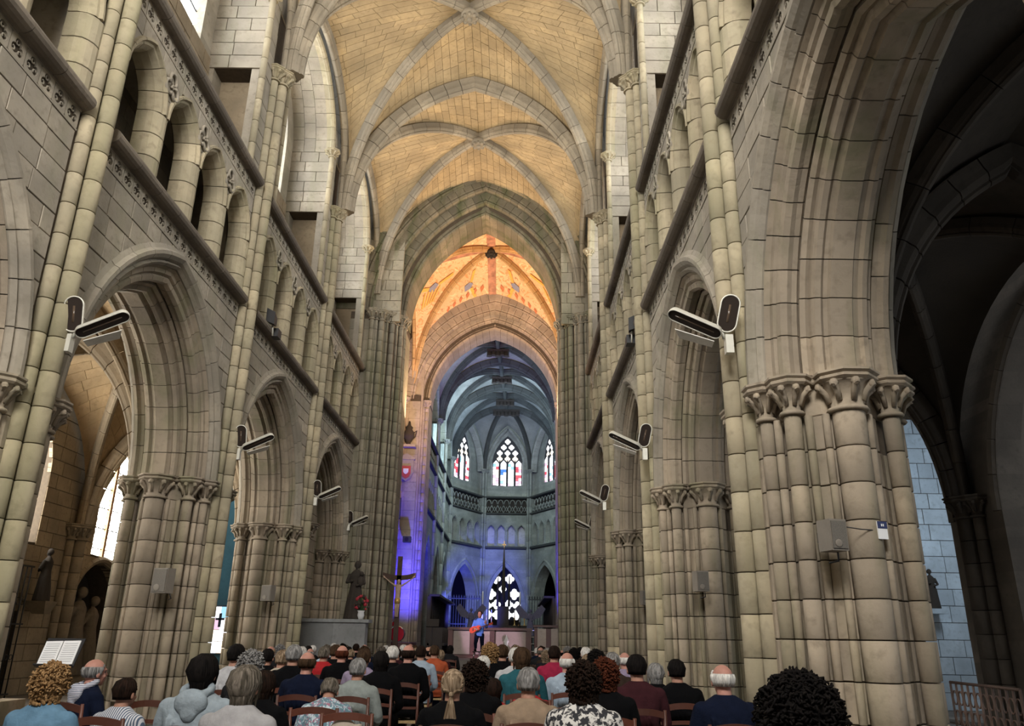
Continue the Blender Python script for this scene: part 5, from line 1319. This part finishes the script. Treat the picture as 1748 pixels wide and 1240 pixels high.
def lamp_pair(px, py, side, X, sc, label, Y=None):
    P = at(px, py, X=X) if Y is None else at(px, py, Y=Y); s = 1 if side == 'L' else -1
    o = empty('floodlight', P, label, 'lamp')
    MB().box(-.09*s if s > 0 else -.0, .0 if s > 0 else .09, -.05, .05, -.09, .14).build('bracket', METAL, o)
    MB().tube([(0, 0, .10), (.04*s, -.03, .2)], .025, 8).build('swivel', METAL, o)
    trough(o, (.0*s, -.05, .16), (-.02*s if s > 0 else .10, -.12, .62), .115, METAL, LDARK, (.25*s, -1, -.25))
    trough(o, (.05*s, -.05, .12), (.66*s, -.02, .42), .085, METAL, LDARK, (.1*s, -.45, -1))
    o.scale = (sc, sc, sc)
    MB().rings([[(s*.12, .02, .07), (s*.58, .02, .22), (s*.50, .16, .16), (s*.12, .14, .04)], [(s*.12, .02, .08), (s*.58, .02, .23), (s*.50, .16, .17), (s*.12, .14, .05)]]).build('side_shield', WHITEM, o)
    return o
lamp_pair(122, 590, 'L', A+.33, 1, 'twin floodlight on the nearest left shaft, largest of the left lamps')
lamp_pair(410, 778, 'L', A+.33, .98, 'twin floodlight on the second left shaft'); lamp_pair(541, 858, 'L', A+.36, .98, 'twin floodlight on the third left shaft'); lamp_pair(597, 902, 'L', A+.5, .95, 'twin floodlight low on the left crossing pier', Y=27.75)
lamp_pair(1238, 592, 'R', B-.33, 1, 'twin floodlight on the nearest right shaft, largest of the right lamps'); lamp_pair(1097, 778, 'R', B-.33, .98, 'twin floodlight on the second right shaft'); lamp_pair(1029, 866, 'R', B-.4, .95, 'twin floodlight on right just above the lowest one'); lamp_pair(1009, 908, 'R', B-.75, .9, 'lowest twin floodlight on the right crossing pier', Y=27.8)
def speaker(px, py, X=None, Y=None, w=.27, h=.42, rz=0, label='', white=False):
    P = at(px, py, X=X, Y=Y); o = empty('wall_speaker', P, label, 'speaker', rotz=rz)
    MB().box(-w/2, w/2, -.10, .10, -h/2, h/2).build('cabinet', GREYBOX, o); MB().box(-w/2+.015, w/2-.015, -.112, -.1, -h/2+.02, h/2-.02).build('grille', GRILLE, o)
    MB().box(-.03, .03, .10, .20, -.05, .05).build('bracket', BLK, o); MB().tube([(w/2-.02, .05, -h/2), (w/2-.0, .08, -h/2-.08), (w/2-.08, .12, -h/2-.1)], .01, 5).build('cable', BLK, o)
    MB().ball((-w*.1, -.115, -h*.28), (w*.22, .006, w*.2), 12, 6).build('cone', GREYBOX, o)
speaker(1421, 915, Y=7.78, w=.19, h=.30, rz=.25, label='grey loudspeaker on the massive right pier')
speaker(1196, 993, Y=14.0, w=.22, h=.34, rz=.2, label='grey loudspeaker on the second right pier'); speaker(1101, 1021, Y=20.4, w=.20, h=.34, rz=.2, label='small loudspeaker on the third right pier')
speaker(279, 992, Y=14.1, w=.30, h=.42, rz=-.3, label='grey loudspeaker on the left pier behind the music book'); speaker(458, 1013, Y=20.4, w=.28, h=.38, rz=-.3, label='small loudspeaker on the third left pier')
n = empty('notice', at(1507, 906, Y=7.95), 'small white notice with navy header on right pier', 'sign', rotz=.25)
MB().box(-.055, .055, 0, .02, -.085, .09).build('board', WHITE, n); MB().box(-.055, .055, -.004, .0, .02, .09).build('header', plain('navy_card', (.02, .03, .10), .6, var=0), n); MB().box(-.016, -.004, -.006, -.003, .04, .065).build('mark', WHITE, n); MB().box(.004, .016, -.006, -.003, .04, .065).build('mark', WHITE, n)
MB().tube([(-.06, .02, 0), (-.25, .0, -.0), (-.42, .0, .015)], .006, 5).build('cable', BLK, n)
def spot(px, py, X, label, s):
    o = empty('spotlight', at(px, py, X=X), label, 'lamp')
    MB().rings([[(s*.0, -.2, -.12), (s*.2, -.2, -.2), (s*.2, -.2, .1), (0, -.2, .2)], [(s*.0, .12, -.08), (s*.16, .12, -.14), (s*.16, .12, .06), (0, .12, .14)]]).build('housing', BLK, o)
    MB().box(min(0, s*.2), max(0, s*.2), .16, .42, -.36, -.16).build('housing', BLK, o); MB().tube([(s*.1, 0, -.1), (s*.1, .1, -.38)], .02, 6).build('yoke', METAL, o)
spot(459, 545, A+.1, 'pair of black spotlights on the left triforium ledge', 1); spot(1086, 556, B-.1, 'black spotlights on the right triforium ledge', -1)
# tomb chest, statue with flowers
t = empty('tomb_chest', (-5.55, 25.6, 0), 'pale grey stone chest against the left crossing pier', 'altar')
for i, (a, b) in enumerate(((-1.0, .0), (.0, 1.0))): MB().box(a+.01, b-.01, -.02, .5, .1, 1.9).build('slab_panel', stone('chest_stone', (.36, .36, .36), (.30, .31, .31)) if i == 0 else MATS['chest_stone'], t)
MB().box(-1.0, 1.0, .0, .48, 0, 1.9).build('chest_body', MATS['chest_stone'], t); MB().box(-1.1, 1.1, -.1, .6, 1.9, 2.0).build('top_slab', MATS['chest_stone'], t)
def statue(name, label, P, h, mat, group=1, arms=True, cat='statue', seed=0, facing=PI):
    o = empty(name, P, label, cat, rotz=facing-PI); rnd = random.Random(seed); k = h/1.7
    m = MB(); torso_loft(m, [(0, 0, 0, .30*k, .24*k), (.3*k, 0, 0, .26*k, .22*k), (.8*k, .02, 0, .19*k, .16*k), (1.05*k, 0, 0, .16*k, .13*k), (1.3*k, 0, 0, .21*k, .13*k), (1.42*k, 0, 0, .12*k, .09*k), (1.47*k, 0, 0, .06*k, .06*k)])
    for i in range(9):
        a = 2*PI*i/9+rnd.uniform(-.2, .2); m.tube([(.27*k*math.cos(a), .22*k*math.sin(a), 0), (.22*k*math.cos(a), .18*k*math.sin(a), .5*k), (.15*k*math.cos(a+.3), .12*k*math.sin(a+.3), 1.0*k)], [.05*k, .04*k, .025*k], 6)
    m.tube([(-.19*k, 0, 1.33*k), (-.26*k, -.08*k, 1.08*k), (-.06*k, -.22*k, 1.12*k)], [.07*k, .06*k, .04*k], 8); m.tube([(.19*k, 0, 1.33*k), (.27*k, -.08*k, 1.06*k), (.05*k, -.24*k, .98*k)], [.07*k, .06*k, .04*k], 8)
    mm = Matrix.Translation((0, 0, 1.60*k)) @ Matrix.Rotation(PI, 4, 'Z') @ Matrix.Scale(k*1.05, 4)
    h2 = MB(); head(h2, (0, 0, 0)); m.add([mm @ Vector(v) for v in h2.v], h2.f)
    m.ball((.02*k, .03*k, 1.63*k), (.11*k, .11*k, .12*k), 10, 7)
    inst('figure', fuse(m, 'figure', mat, .016*k+.004, 1), o)
    return o
s1 = statue('saint_statue', 'dark wooden saint statue with child on the tomb chest', at(604, 1040, Y=27.0), 1.75, BRONZE)
s1.location = (at(604, 1040, Y=25.85).x, 25.85, 2.0)
MB().ball((.18, -.18, 1.15), (.11, .1, .16), 10, 6).build('child', BRONZE, s1); MB().ball((.2, -.2, 1.38), .07, 10, 6).build('child_head', BRONZE, s1)
def flowers(P, label, cols, n=60, r=(.35, .25, .3), seed=1, pot=True, vase=WHITE):
    o = empty('flower_arrangement', P, label, 'flowers'); rnd = random.Random(seed)
    if pot: MB().lathe([(.08, 0), (.12, .12), (.10, .22), (.13, .26)], (0, 0, 0), 14).build('vase', vase, o)
    st = MB()
    fm = {c: MB() for c in range(len(cols))}
    for i in range(n):
        a = rnd.uniform(0, 2*PI); e = rnd.uniform(-.3, 1.5); p = Vector((r[0]*math.cos(a)*math.cos(e), r[1]*math.sin(a)*math.cos(e), .35+r[2]*math.sin(e)))*1.0
        st.tube([(0, 0, .2), p*.6+Vector((0, 0, .12)), p], .006, 4); fm[i % len(cols)].ball(p, rnd.uniform(.03, .06), 7, 4)
    st.build('stems', plain('stem_green', (.05, .12, .04), .8) if 'stem_green' not in MATS else MATS['stem_green'], o, kind='stuff')
    for i, c in enumerate(cols): fm[i].build('blossoms', c, o, kind='stuff')
    return o
REDF = plain('red_petals', (.45, .03, .05), .7, var=.4); PURF = plain('pale_petals', (.42, .38, .62), .7, var=.4); WHF = plain('white_petals', (.7, .7, .75), .7)
flowers((at(606, 1048, Y=25.72).x+.18, 25.72, 2.0), 'red flowers in white pot at the saint statue foot', [REDF, REDF, BRONZE], 40, (.22, .15, .35), 3)
# crucifix in front of the blue pier
def crucifix():
    P = at(677, 1060, Y=28.35); o = empty('crucifix', (P.x, 28.3, .0), 'tall dark crucifix with pale figure before the blue pier', 'crucifix'); z = 3.55
    W2 = stone('cross_wood', (.10, .06, .045), (.07, .045, .035))
    MB().box(-.10, .10, 0, .1, .0, 4.55).build('upright', W2, o); 
    MB().rings([[(x, y, z+.05+.10*abs(x)), (x, y, z+.27+.10*abs(x))] if False else [(x, 0, z-.02+.12*(abs(x)/.7)**2), (x, .1, z-.02+.12*(abs(x)/.7)**2), (x, .1, z+.18+.12*(abs(x)/.7)**2), (x, 0, z+.18+.12*(abs(x)/.7)**2)] for x in (-.72, -.36, 0, .36, .72)]).build('crossbeam', W2, o)
    MB().box(-.3, .3, -.2, .35, 0, .45).build('plinth', W2, o)
    m = MB(); torso_loft(m, [(2.05, .02, -.08, .04, .04), (2.35, .0, -.10, .055, .05), (2.6, -.02, -.12, .10, .08), (2.72, 0, -.1, .115, .085), (2.95, 0, -.08, .10, .075), (3.2, 0, -.06, .135, .085), (3.32, 0, -.05, .10, .06), (3.38, 0, -.05, .05, .05)])
    for s in (-1, 1):
        m.tube([(s*.12, -.06, 3.28), (s*.34, -.03, 3.42), (s*.60, -.02, 3.62)], [.045, .035, .024], 8); m.tube([(s*.05, -.10, 2.7), (s*.05, -.16, 2.35), (s*.03, -.08, 2.0)], [.07, .055, .04], 8); hand(m, (s*.60, -.02, 3.62), (s*.7, 0, .7), (0, -1, 0), .9)
    mm = Matrix.Translation((.02, -.09, 3.45)) @ Matrix.Rotation(PI, 4, 'Z') @ Matrix.Rotation(-.35, 4, 'X'); h2 = MB(); head(h2, (0, 0, 0)); m.add([mm @ Vector(v) for v in h2.v], h2.f); m.tube([(0, -.05, 3.3), (.02, -.08, 3.42)], .05, 8)
    inst('figure', fuse(m, 'figure', plain('painted_flesh', (.45, .32, .24), .7), .012, 1), o)
    MB().lathe([(.13, 0), (.14, .1), (.12, .22)], (0, -.1, 2.55), 14).build('loincloth', GOLDM, o)
crucifix()
_c = bpy.data.objects['crucifix']; _c.scale = (.80, .80, .80); _c.location.z = .55; MB().box(_c.location.x-.4, _c.location.x+.4, 27.9, 28.75, 0, .55).build('wooden_block', REDW, None); tag(bpy.data.objects['wooden_block'], 'low dark wooden block under the crucifix', 'block')
# drum by the pillar
d = empty('bass_drum', (at(678, 1085, Y=33.0).x, 33.0, 1.3), 'glossy red drum with chrome fittings left of stage', 'drum')
d.scale = (.75, .75, .75); RD = plain('red_lacquer', (.55, .02, .05), .2, var=.1)
mt = Matrix.Translation((0, 0, .42)) @ Matrix.Rotation(PI/2, 4, 'X'); MB().lathe([(.36, -.2), (.38, -.18), (.38, .18), (.36, .2)], n=24, m=mt).build('shell', RD, d)
for z in (-.19, .19): MB().lathe([(.38, z-.02), (.40, z-.01), (.40, z+.01), (.38, z+.02)], n=24, m=mt, caps=False).build('hoop', MATS['chrome'], d)
for i in range(8):
    a = 2*PI*i/8; MB().box(-.012, .012, -.15, .15, -.012, .012, Matrix.Translation((.40*math.cos(a), 0, .42+.40*math.sin(a)))).build('lug', MATS['chrome'], d)
d2 = empty('snare_drum', (at(664, 1075, Y=33.2).x, 33.6, 1.3), 'small dark red drum on a stand beside the glossy drum', 'drum'); MB().lathe([(.2, .62), (.21, .63), (.21, .78), (.2, .79)], n=20).build('shell', RD, d2); MB().lathe([(.215, .77), (.215, .80)], n=20, caps=False).build('hoop', MATS['chrome'], d2)
for i in range(3): a = 2*PI*i/3; MB().tube([(0, 0, .62), (0, 0, .3), (.25*math.cos(a), .25*math.sin(a), 0)], .014, 6).build('leg', MATS['chrome'], d2)
cy_ = empty('cymbal_stand', (at(668, 1040, Y=33.4).x+.1, 34.3, 1.3), 'bright cymbal on thin stand by the crucifix', 'cymbal'); MB().lathe([(.24, 0), (.24, .006), (.05, .03), (.03, .05)], (0, 0, 1.25), 20).build('cymbal', GOLDM, cy_); MB().tube([(0, 0, 0), (0, 0, 1.28)], .012, 6).build('pole', MATS['chrome'], cy_)
for i in range(3): a = 2*PI*i/3+.4; MB().tube([(0, 0, .35), (.3*math.cos(a), .3*math.sin(a), 0)], .012, 6).build('leg', MATS['chrome'], cy_)
_r = MB().box(-5.5, -4.0, 32.5, 34.8, .75, 1.3).build('drum_riser', REDW, None); tag(_r, 'low dark riser carrying the red drums', 'riser')
# music stand with blue cast
def music_stand(P, label, z0=.75, book=False, h=1.15, rz=0, w=.5):
    o = empty('music_stand', P, label, 'music stand', rotz=rz)
    MB().tube([(0, 0, .0), (0, 0, h)], .014, 6).build('pole', BLK, o)
    for i in range(3): a = 2*PI*i/3; MB().tube([(0, 0, .3), (.28*math.cos(a), .28*math.sin(a), 0)], .011, 6).build('leg', BLK, o)
    M = Matrix.Translation((0, -.02, h)) @ Matrix.Rotation(-.5, 4, 'X'); MB().box(-w/2, w/2, -.01, .0, 0, .34, M).build('desk', BLK, o); MB().box(-w/2, w/2, -.06, .0, -.01, .0, M).build('ledge', BLK, o)
    return o, M
music_stand((at(738, 1075, Y=33).x, 33, .75), 'small music stand in blue light left of the altar')
o, M = music_stand((at(98, 1120, Y=9.6).x, 9.6, 0), 'black music stand carrying the open book at far left', h=1.12, w=.44)
bk = empty('open_book', (o.location.x, 9.6, 0), 'open white music book on stand in front of left aisle', 'book')
for s, q in ((-1, .04), (1, -.04)):
    MB().box(min(s*.005, s*.20), max(s*.005, s*.20), -.025, -.012, .01, .30, M @ Matrix.Rotation(q*s, 4, 'Y')).build('page', WHITE, bk)
    m = MB()
    for k in range(9): m.box(min(s*.03, s*.18), max(s*.03, s*.18), -.0275, -.0255, .045+k*.027, .049+k*.027, M @ Matrix.Rotation(q*s, 4, 'Y'))
    m.build('print_lines', plain('print_grey', (.3, .3, .32), .8) if 'print_grey' not in MATS else MATS['print_grey'], [c for c in bk.children if c.name.startswith('page')][-1])
# pier carvings: coat of arms, vase carving, black boxes
o = empty('coat_of_arms', at(693, 803, Y=36.1), 'carved stone coat of arms with red and white shield', 'carving')
def shield(w, h): return [(-w, h), (w, h), (w, -h*.2), (w*.6, -h*.75), (0, -h), (-w*.6, -h*.75), (-w, -h*.2)]
MB().rings([[(x, y, z) for x, z in shield(.34, .5)] for y in (0, .12)]).build('stone_surround', ECROSS, o); MB().rings([[(x, y, z-.1) for x, z in shield(.22, .3)] for y in (-.04, 0)]).build('shield', plain('shield_red', (.5, .08, .06), .8), o); MB().rings([[(x, -.06, z-.06) for x, z in shield(.12, .13)], [(x, -.04, z-.06) for x, z in shield(.12, .13)]]).build('charge', WHITE, o)
MB().rings([[(-.4, y, .5), (.4, y, .5), (.4, y, .58), (0, y, .8), (-.4, y, .58)] for y in (-.06, .1)]).build('canopy', ECROSS, o)
o = empty('carved_vase', at(697, 760, Y=36.0), 'dark carved urn on a corbel high on the left east pier', 'carving')
MB().box(-.36, .36, -.2, .3, -.12, 0).build('corbel', ECROSS, o); MB().lathe([(.12, 0), (.1, .1), (.25, .35), (.27, .55), (.15, .75), (.18, .85), (.08, .95), (.04, 1.15)], n=14).build('urn', BRONZE, o)
for s in (-1, 1): MB().tube([(s*.24, 0, .6), (s*.36, 0, .7), (s*.3, 0, .4), (s*.2, 0, .3)], .03, 6).build('handle', BRONZE, o)
o = empty('column_speaker', at(681, 868, Y=36.05), 'slim black column loudspeaker on the blue lit pier', 'speaker'); MB().box(-.07, .07, 0, .12, -.48, .48).build('cabinet', BLK, o); MB().box(-.05, .05, -.01, 0, -.45, .45).build('grille', GRILLE, o)
o = empty('projector_box', at(695, 922, Y=36.0), 'small black box fixture on blue lit pier', 'lamp'); MB().box(-.18, .18, -.2, .1, -.12, .14).build('housing', BLK, o); MB().lathe([(.07, -.05), (.09, 0)], n=12, m=Matrix.Translation((0, -.22, .0)) @ Matrix.Rotation(PI/2, 4, 'X')).build('lens', LDARK, o)
# altar, lectern, rail, choir furnishings
Z0 = .75
al = empty('altar', (at(836, 1100, Y=33.5).x, 33.5, Z0), 'dark red wooden altar table with pale panels behind the guitarist', 'altar')
W = 1.70
MB().box(-W, W, -.35, .55, 1.06, 1.16).build('top', REDW, al); MB().box(-W+.05, W-.05, -.3, .5, 0, .12).build('base', REDW, al)
for x in (-W+.12, -W+.62+.4, .1, W-.12): MB().box(x-.09, x+.09, -.3, .5, .1, 1.06).build('post', REDW, al)
for x0, x1 in ((-W+.25, -W+.9), (-.55, .0), (.25, W-.25)): MB().box(x0, x1, -.26, -.2, .14, 1.02).build('panel', MARBLE, al)
MB().box(-W+.1, W-.1, -.19, .45, .12, 1.05).build('carcass', REDW, al)
MB().rings([[(x, y, z) for x, z in ((.62, .3), (.72, .3), (.74, .6), (.78, .62), (.67, .9), (.56, .62), (.60, .6))] for y in (-.29, -.26)]).build('emblem', WHITE, al)
lb = empty('lectern', (at(936, 1090, Y=33.0).x, 33.0, Z0), 'wooden lectern desk with pale panel in blue light', 'lectern')
MB().box(-.55, .55, -.25, .35, 0, .08).build('base', REDW, lb)
for x in (-.5, .5): MB().box(x-.06, x+.06, -.22, .3, .05, 1.2).build('post', REDW, lb)
MB().box(-.45, -.1, -.2, -.15, .1, 1.15).build('panel', MARBLE, lb); MB().box(.1, .45, -.2, -.15, .1, 1.15).build('panel', MARBLE, lb); MB().box(-.1, .1, -.22, .2, .1, 1.15).build('post', REDW, lb); MB().box(-.62, .62, -.3, .4, 1.2, 1.28).build('desk_top', REDW, lb)
rl = empty('metal_shelf', (at(916, 1100, Y=34.6).x, 34.9, Z0), 'light metal shelf unit between altar and lectern', 'shelf')
for x in (-.42, .42):
    for y in (-.15, .15): MB().tube([(x, y, 0), (x, y, 1.1)], .018, 6).build('post', METAL, rl)
for z in (.25, .55, .82, 1.08): MB().box(-.44, .44, -.17, .17, z, z+.03).build('shelf', METAL, rl)
def bars(name, label, x0, x1, y, z0, z1, n_, cat='screen', top=True, mat=BLK):
    o = empty(name, ((x0+x1)/2, y, z0), label, cat); hw_ = (x1-x0)/2; h_ = z1-z0
    for i in range(n_):
        x = -hw_+(2*hw_)*(i+.5)/n_; MB().tube([(x, 0, 0), (x, 0, h_)], .022, 6).build('bar', mat, o)
        if top: MB().lathe([(.035, 0), (.05, .05), (.0, .2)], (x, 0, h_), 6).build('spike', mat, o)
    for z in (.05, h_*.5, h_-.05): MB().box(-hw_, hw_, -.025, .025, z-.03, z+.03).build('rail', mat, o)
    return o
DKW = plain('dark_screen', (.03, .035, .04), .7)
bars('choir_screen', 'tall dark bar screen left of the altar', -4.1, -2.0, 51.5, .75, 3.9, 13, mat=DKW); bars('choir_screen', 'tall dark bar screen right of the altar', 1.0, 3.0, 51.5, .75, 3.9, 12, mat=DKW)
# high altar with spire, candlesticks
ha = empty('high_altar', (-.55, 49.5, Z0), 'dark carved high altar with a tall pinnacled canopy', 'altar')
MB().box(-1.7, 1.7, -.4, .6, 0, 1.1).build('table', BRONZE, ha); MB().box(-1.5, 1.5, -.1, .5, 1.1, 1.5).build('gradine', BRONZE, ha)
MB().box(-.35, .35, -.05, .5, 1.5, 2.6).build('tabernacle', BRONZE, ha)
for x, z, r in ((-.35, 2.6, .08), (.35, 2.6, .08), (0, 2.6, .13)): 
    hgt = 3.6 if x == 0 else 1.8; MB().lathe([(r, 0), (r*.8, hgt*.25), (r*1.1, hgt*.28), (r*.5, hgt*.6), (r*.7, hgt*.62), (.02, hgt)], (x, .2, z), 8).build('pinnacle', BRONZE, ha)
MB().box(-.12, .12, .18, .22, 6.25, 6.31).build('finial_cross', GOLDM, ha); MB().box(-.02, .02, .18, .22, 6.1, 6.5).build('finial_cross', GOLDM, ha)
for i, x in enumerate((-1.3, -1.0, -.7, .7, 1.0, 1.3)):
    c = empty('candlestick', (-.55+x, 49.7, Z0+1.5), 'altar candlestick, %s of six on the high altar' % ['leftmost', 'second from left', 'third from left', 'fourth from left', 'fifth from left', 'rightmost'][i], 'candlestick')
    MB().lathe([(.10, 0), (.10, .03), (.03, .06), (.025, .3), (.045, .35), (.02, .5), (.05, .55)], n=10).build('stem', GOLDM, c); MB().lathe([(.018, .55), (.018, .9)], n=8).build('candle', WHITE, c)
for px, s in ((823, 'left'), (887, 'right')):
    c = empty('tall_candle', (at(px, 1060, Y=47).x, 47, Z0), 'tall white candle on stand %s of the altar window' % s, 'candle'); MB().lathe([(.16, 0), (.14, .04), (.03, .08), (.03, 1.6), (.08, 1.65)], n=12).build('stand', BLK, c); MB().lathe([(.04, 1.65), (.04, 3.3), (.01, 3.33)], n=10).build('candle', WHITE, c)
def angel(px, label, seed):
    P = at(px, 1075, Y=40.0); o = statue('floral_statue', label, (P.x, 40.0, Z0+.9), 1.2, plain('blue_grey_flowers', (.13, .14, .22), .8) if 'blue_grey_flowers' not in MATS else MATS['blue_grey_flowers'], seed=seed)
    MB().lathe([(.25, -.9), (.25, -.8), (.12, -.7), (.12, -.1), (.3, 0)], n=12).build('pedestal', BRONZE, o)
    for s in (-1, 1): MB().rings([[(s*.12, y, 1.0), (s*.55, y, 1.45), (s*.75, y, 1.25), (s*.5, y, .85), (s*.15, y, .75)] for y in (.1, .16)]).build('wing', MATS['blue_grey_flowers'], o)
angel(803, 'winged pale statue left of the altar in violet light', 1); angel(905, 'winged pale statue right of the altar in violet light', 2)
# left aisle: niche statues, bracket statue, iron grille, bright shrine far off
NST = stone('niche_carving', (.22, .175, .125), (.17, .14, .10))
g = statue('saint_statue', 'large draped statue in the niche below the leaded window', (-12.3, 23.2, .35), 2.3, NST, facing=PI/2, seed=3)
g2 = statue('saint_statue', 'second draped statue standing deeper in the same niche', (-12.45, 24.3, .35), 2.1, NST, facing=PI/2, seed=4)
g3 = statue('saint_statue', 'dark statue on a wall bracket left of the niche', (-11.75, 20.3, 2.2), 1.25, BRONZE, facing=PI/2, seed=5); MB().rings([[(-.25, -.3, -.0), (.3, -.3, 0), (.3, .3, 0), (-.25, .3, 0)], [(-.25, -.15, -.3), (.0, -.15, -.3), (.0, .15, -.3), (-.25, .15, -.3)]]).build('bracket', AISLE, g3)
MB().box(-12.9, -12.05, 22.3, 25.1, .0, .35).build('niche_plinth', AISLE, None, kind='structure')
def yrail(name, label, x, y0, y1, z1, n_, mat, cat='railing', z0=0):
    o = empty(name, (x, (y0+y1)/2, z0), label, cat); hh = (y1-y0)/2
    for i in range(n_):
        y = -hh+2*hh*(i+.5)/n_; MB().tube([(0, y, 0), (0, y, z1)], .016, 6).build('bar', mat, o)
        if i < n_-1:
            yy = y+hh/n_; MB().tube([(0, yy+.07*math.cos(t*PI/5), z1*.72+.07*math.sin(t*PI/5)) for t in range(11)], .01, 5, caps=False).build('scroll', mat, o); MB().tube([(0, yy+.06*math.cos(t*PI/5), z1*.3+.06*math.sin(t*PI/5)) for t in range(11)], .01, 5, caps=False).build('scroll', mat, o)
    for z in (.08, z1*.55, z1): MB().box(-.02, .02, -hh, hh, z-.02, z+.02).build('rail', mat, o)
RUST = stone('rusty_iron', (.16, .09, .06), (.10, .06, .045), rough=.6)
yrail('iron_grille', 'tall dark iron grille closing the far left chapel niche', -11.9, 17.2, 20.0, 3.0, 15, BLK)
def railing():
    a = at(1622, 1165, Y=13.0); b = at(1738, 1162, Y=11.0); o = empty('iron_railing', (a.x, a.y, 0), 'rusty iron railing with scrolls at the lower right', 'railing'); d = Vector((b.x-a.x, b.y-a.y, 0)); L_ = d.length; d.normalize(); zt = a.z; n_ = 11
    for i in range(n_+1):
        p = d*L_*i/n_; MB().tube([(p.x, p.y, 0), (p.x, p.y, zt)], .017, 6).build('bar', RUST, o)
        if i < n_:
            q = d*L_*(i+.5)/n_
            for zc_ in (.25, .5, .78): MB().tube([(q.x+d.x*.07*math.cos(t*PI/5), q.y+d.y*.07*math.cos(t*PI/5), zt*zc_+.1*math.sin(t*PI/5)) for t in range(11)], .011, 5, caps=False).build('scroll', RUST, o)
    for z in (.06, zt): MB().tube([(0, 0, z), tuple(d*L_+Vector((0, 0, z)))], .022, 6).build('rail', RUST, o)
railing()
st = statue('saint_statue', 'small dark statue on a bracket against the white chapel wall', (at(1592, 1030, Y=20.6).x, 20.55, at(1592, 1040, Y=20.6).z), .95, BRONZE, seed=9)
MB().box(-.25, .25, -.2, .3, -.12, 0).build('bracket', DAYLITST, st)
# teal wall and bright picture window far in the left transept
TEAL = stone('teal_wall', (.10, .22, .24), (.08, .18, .20)); MB().box(-16.9, -11.5, 37.4, 37.7, 0, 12).build('wall_transept_far', TEAL, None, kind='structure')
P = at(372, 1075, Y=37.2); wn = empty('picture_window', (P.x, 37.31, P.z), 'small bright picture window glimpsed between the left piers', 'window')
for i in range(2):
    for j in range(4):
        MB().box(-.42+i*.43, -.01+i*.43, 0, .03, -1.0+j*.5, -.52+j*.5).build('pane', GLS[('white', 'gold', 'pink', 'white', 'gold', 'white', 'white', 'cyan')[i*4+j]], wn)
MB().box(-.5, .5, .04, .1, -1.05, 1.05).build('frame', LEAD, wn); MB().box(-.06, .06, -.03, 0, .1, .7).build('painted_figure', LEAD, wn); MB().box(-.2, .2, -.03, 0, .4, .48).build('painted_figure', LEAD, wn)

# dark choir stalls along both sides of the choir
for sx, lb_ in ((-1, 'dark wooden choir stalls in shadow along the left choir wall'), (1, 'dark wooden choir stalls along the right choir wall')):
    DW = MATS.get('stall_wood') or plain('stall_wood', (.035, .026, .022), .6)
    x = -3.95 if sx < 0 else 2.0
    st = empty('choir_stalls', (x, 44.0, .75), lb_, 'stalls')
    MB().box(-.08, .08, -5.3, 5.3, 0, 2.6).build('back_panel', DW, st); MB().box(min(0, -sx*.8), max(0, -sx*.8), -5.3, 5.3, .4, .5).build('bench', DW, st); MB().box(min(0, -sx*.5), max(0, -sx*.5), -5.3, 5.3, 2.6, 2.7).build('canopy', DW, st)
    for i in range(15): 
        y = -5.25+i*.75; MB().box(min(0, -sx*.7), max(0, -sx*.7), y-.03, y+.03, 0, 1.2).build('divider', DW, st); MB().tube([(-sx*.1, y, 1.2), (-sx*.1, y, 2.6)], .03, 6).build('colonnette', DW, st)
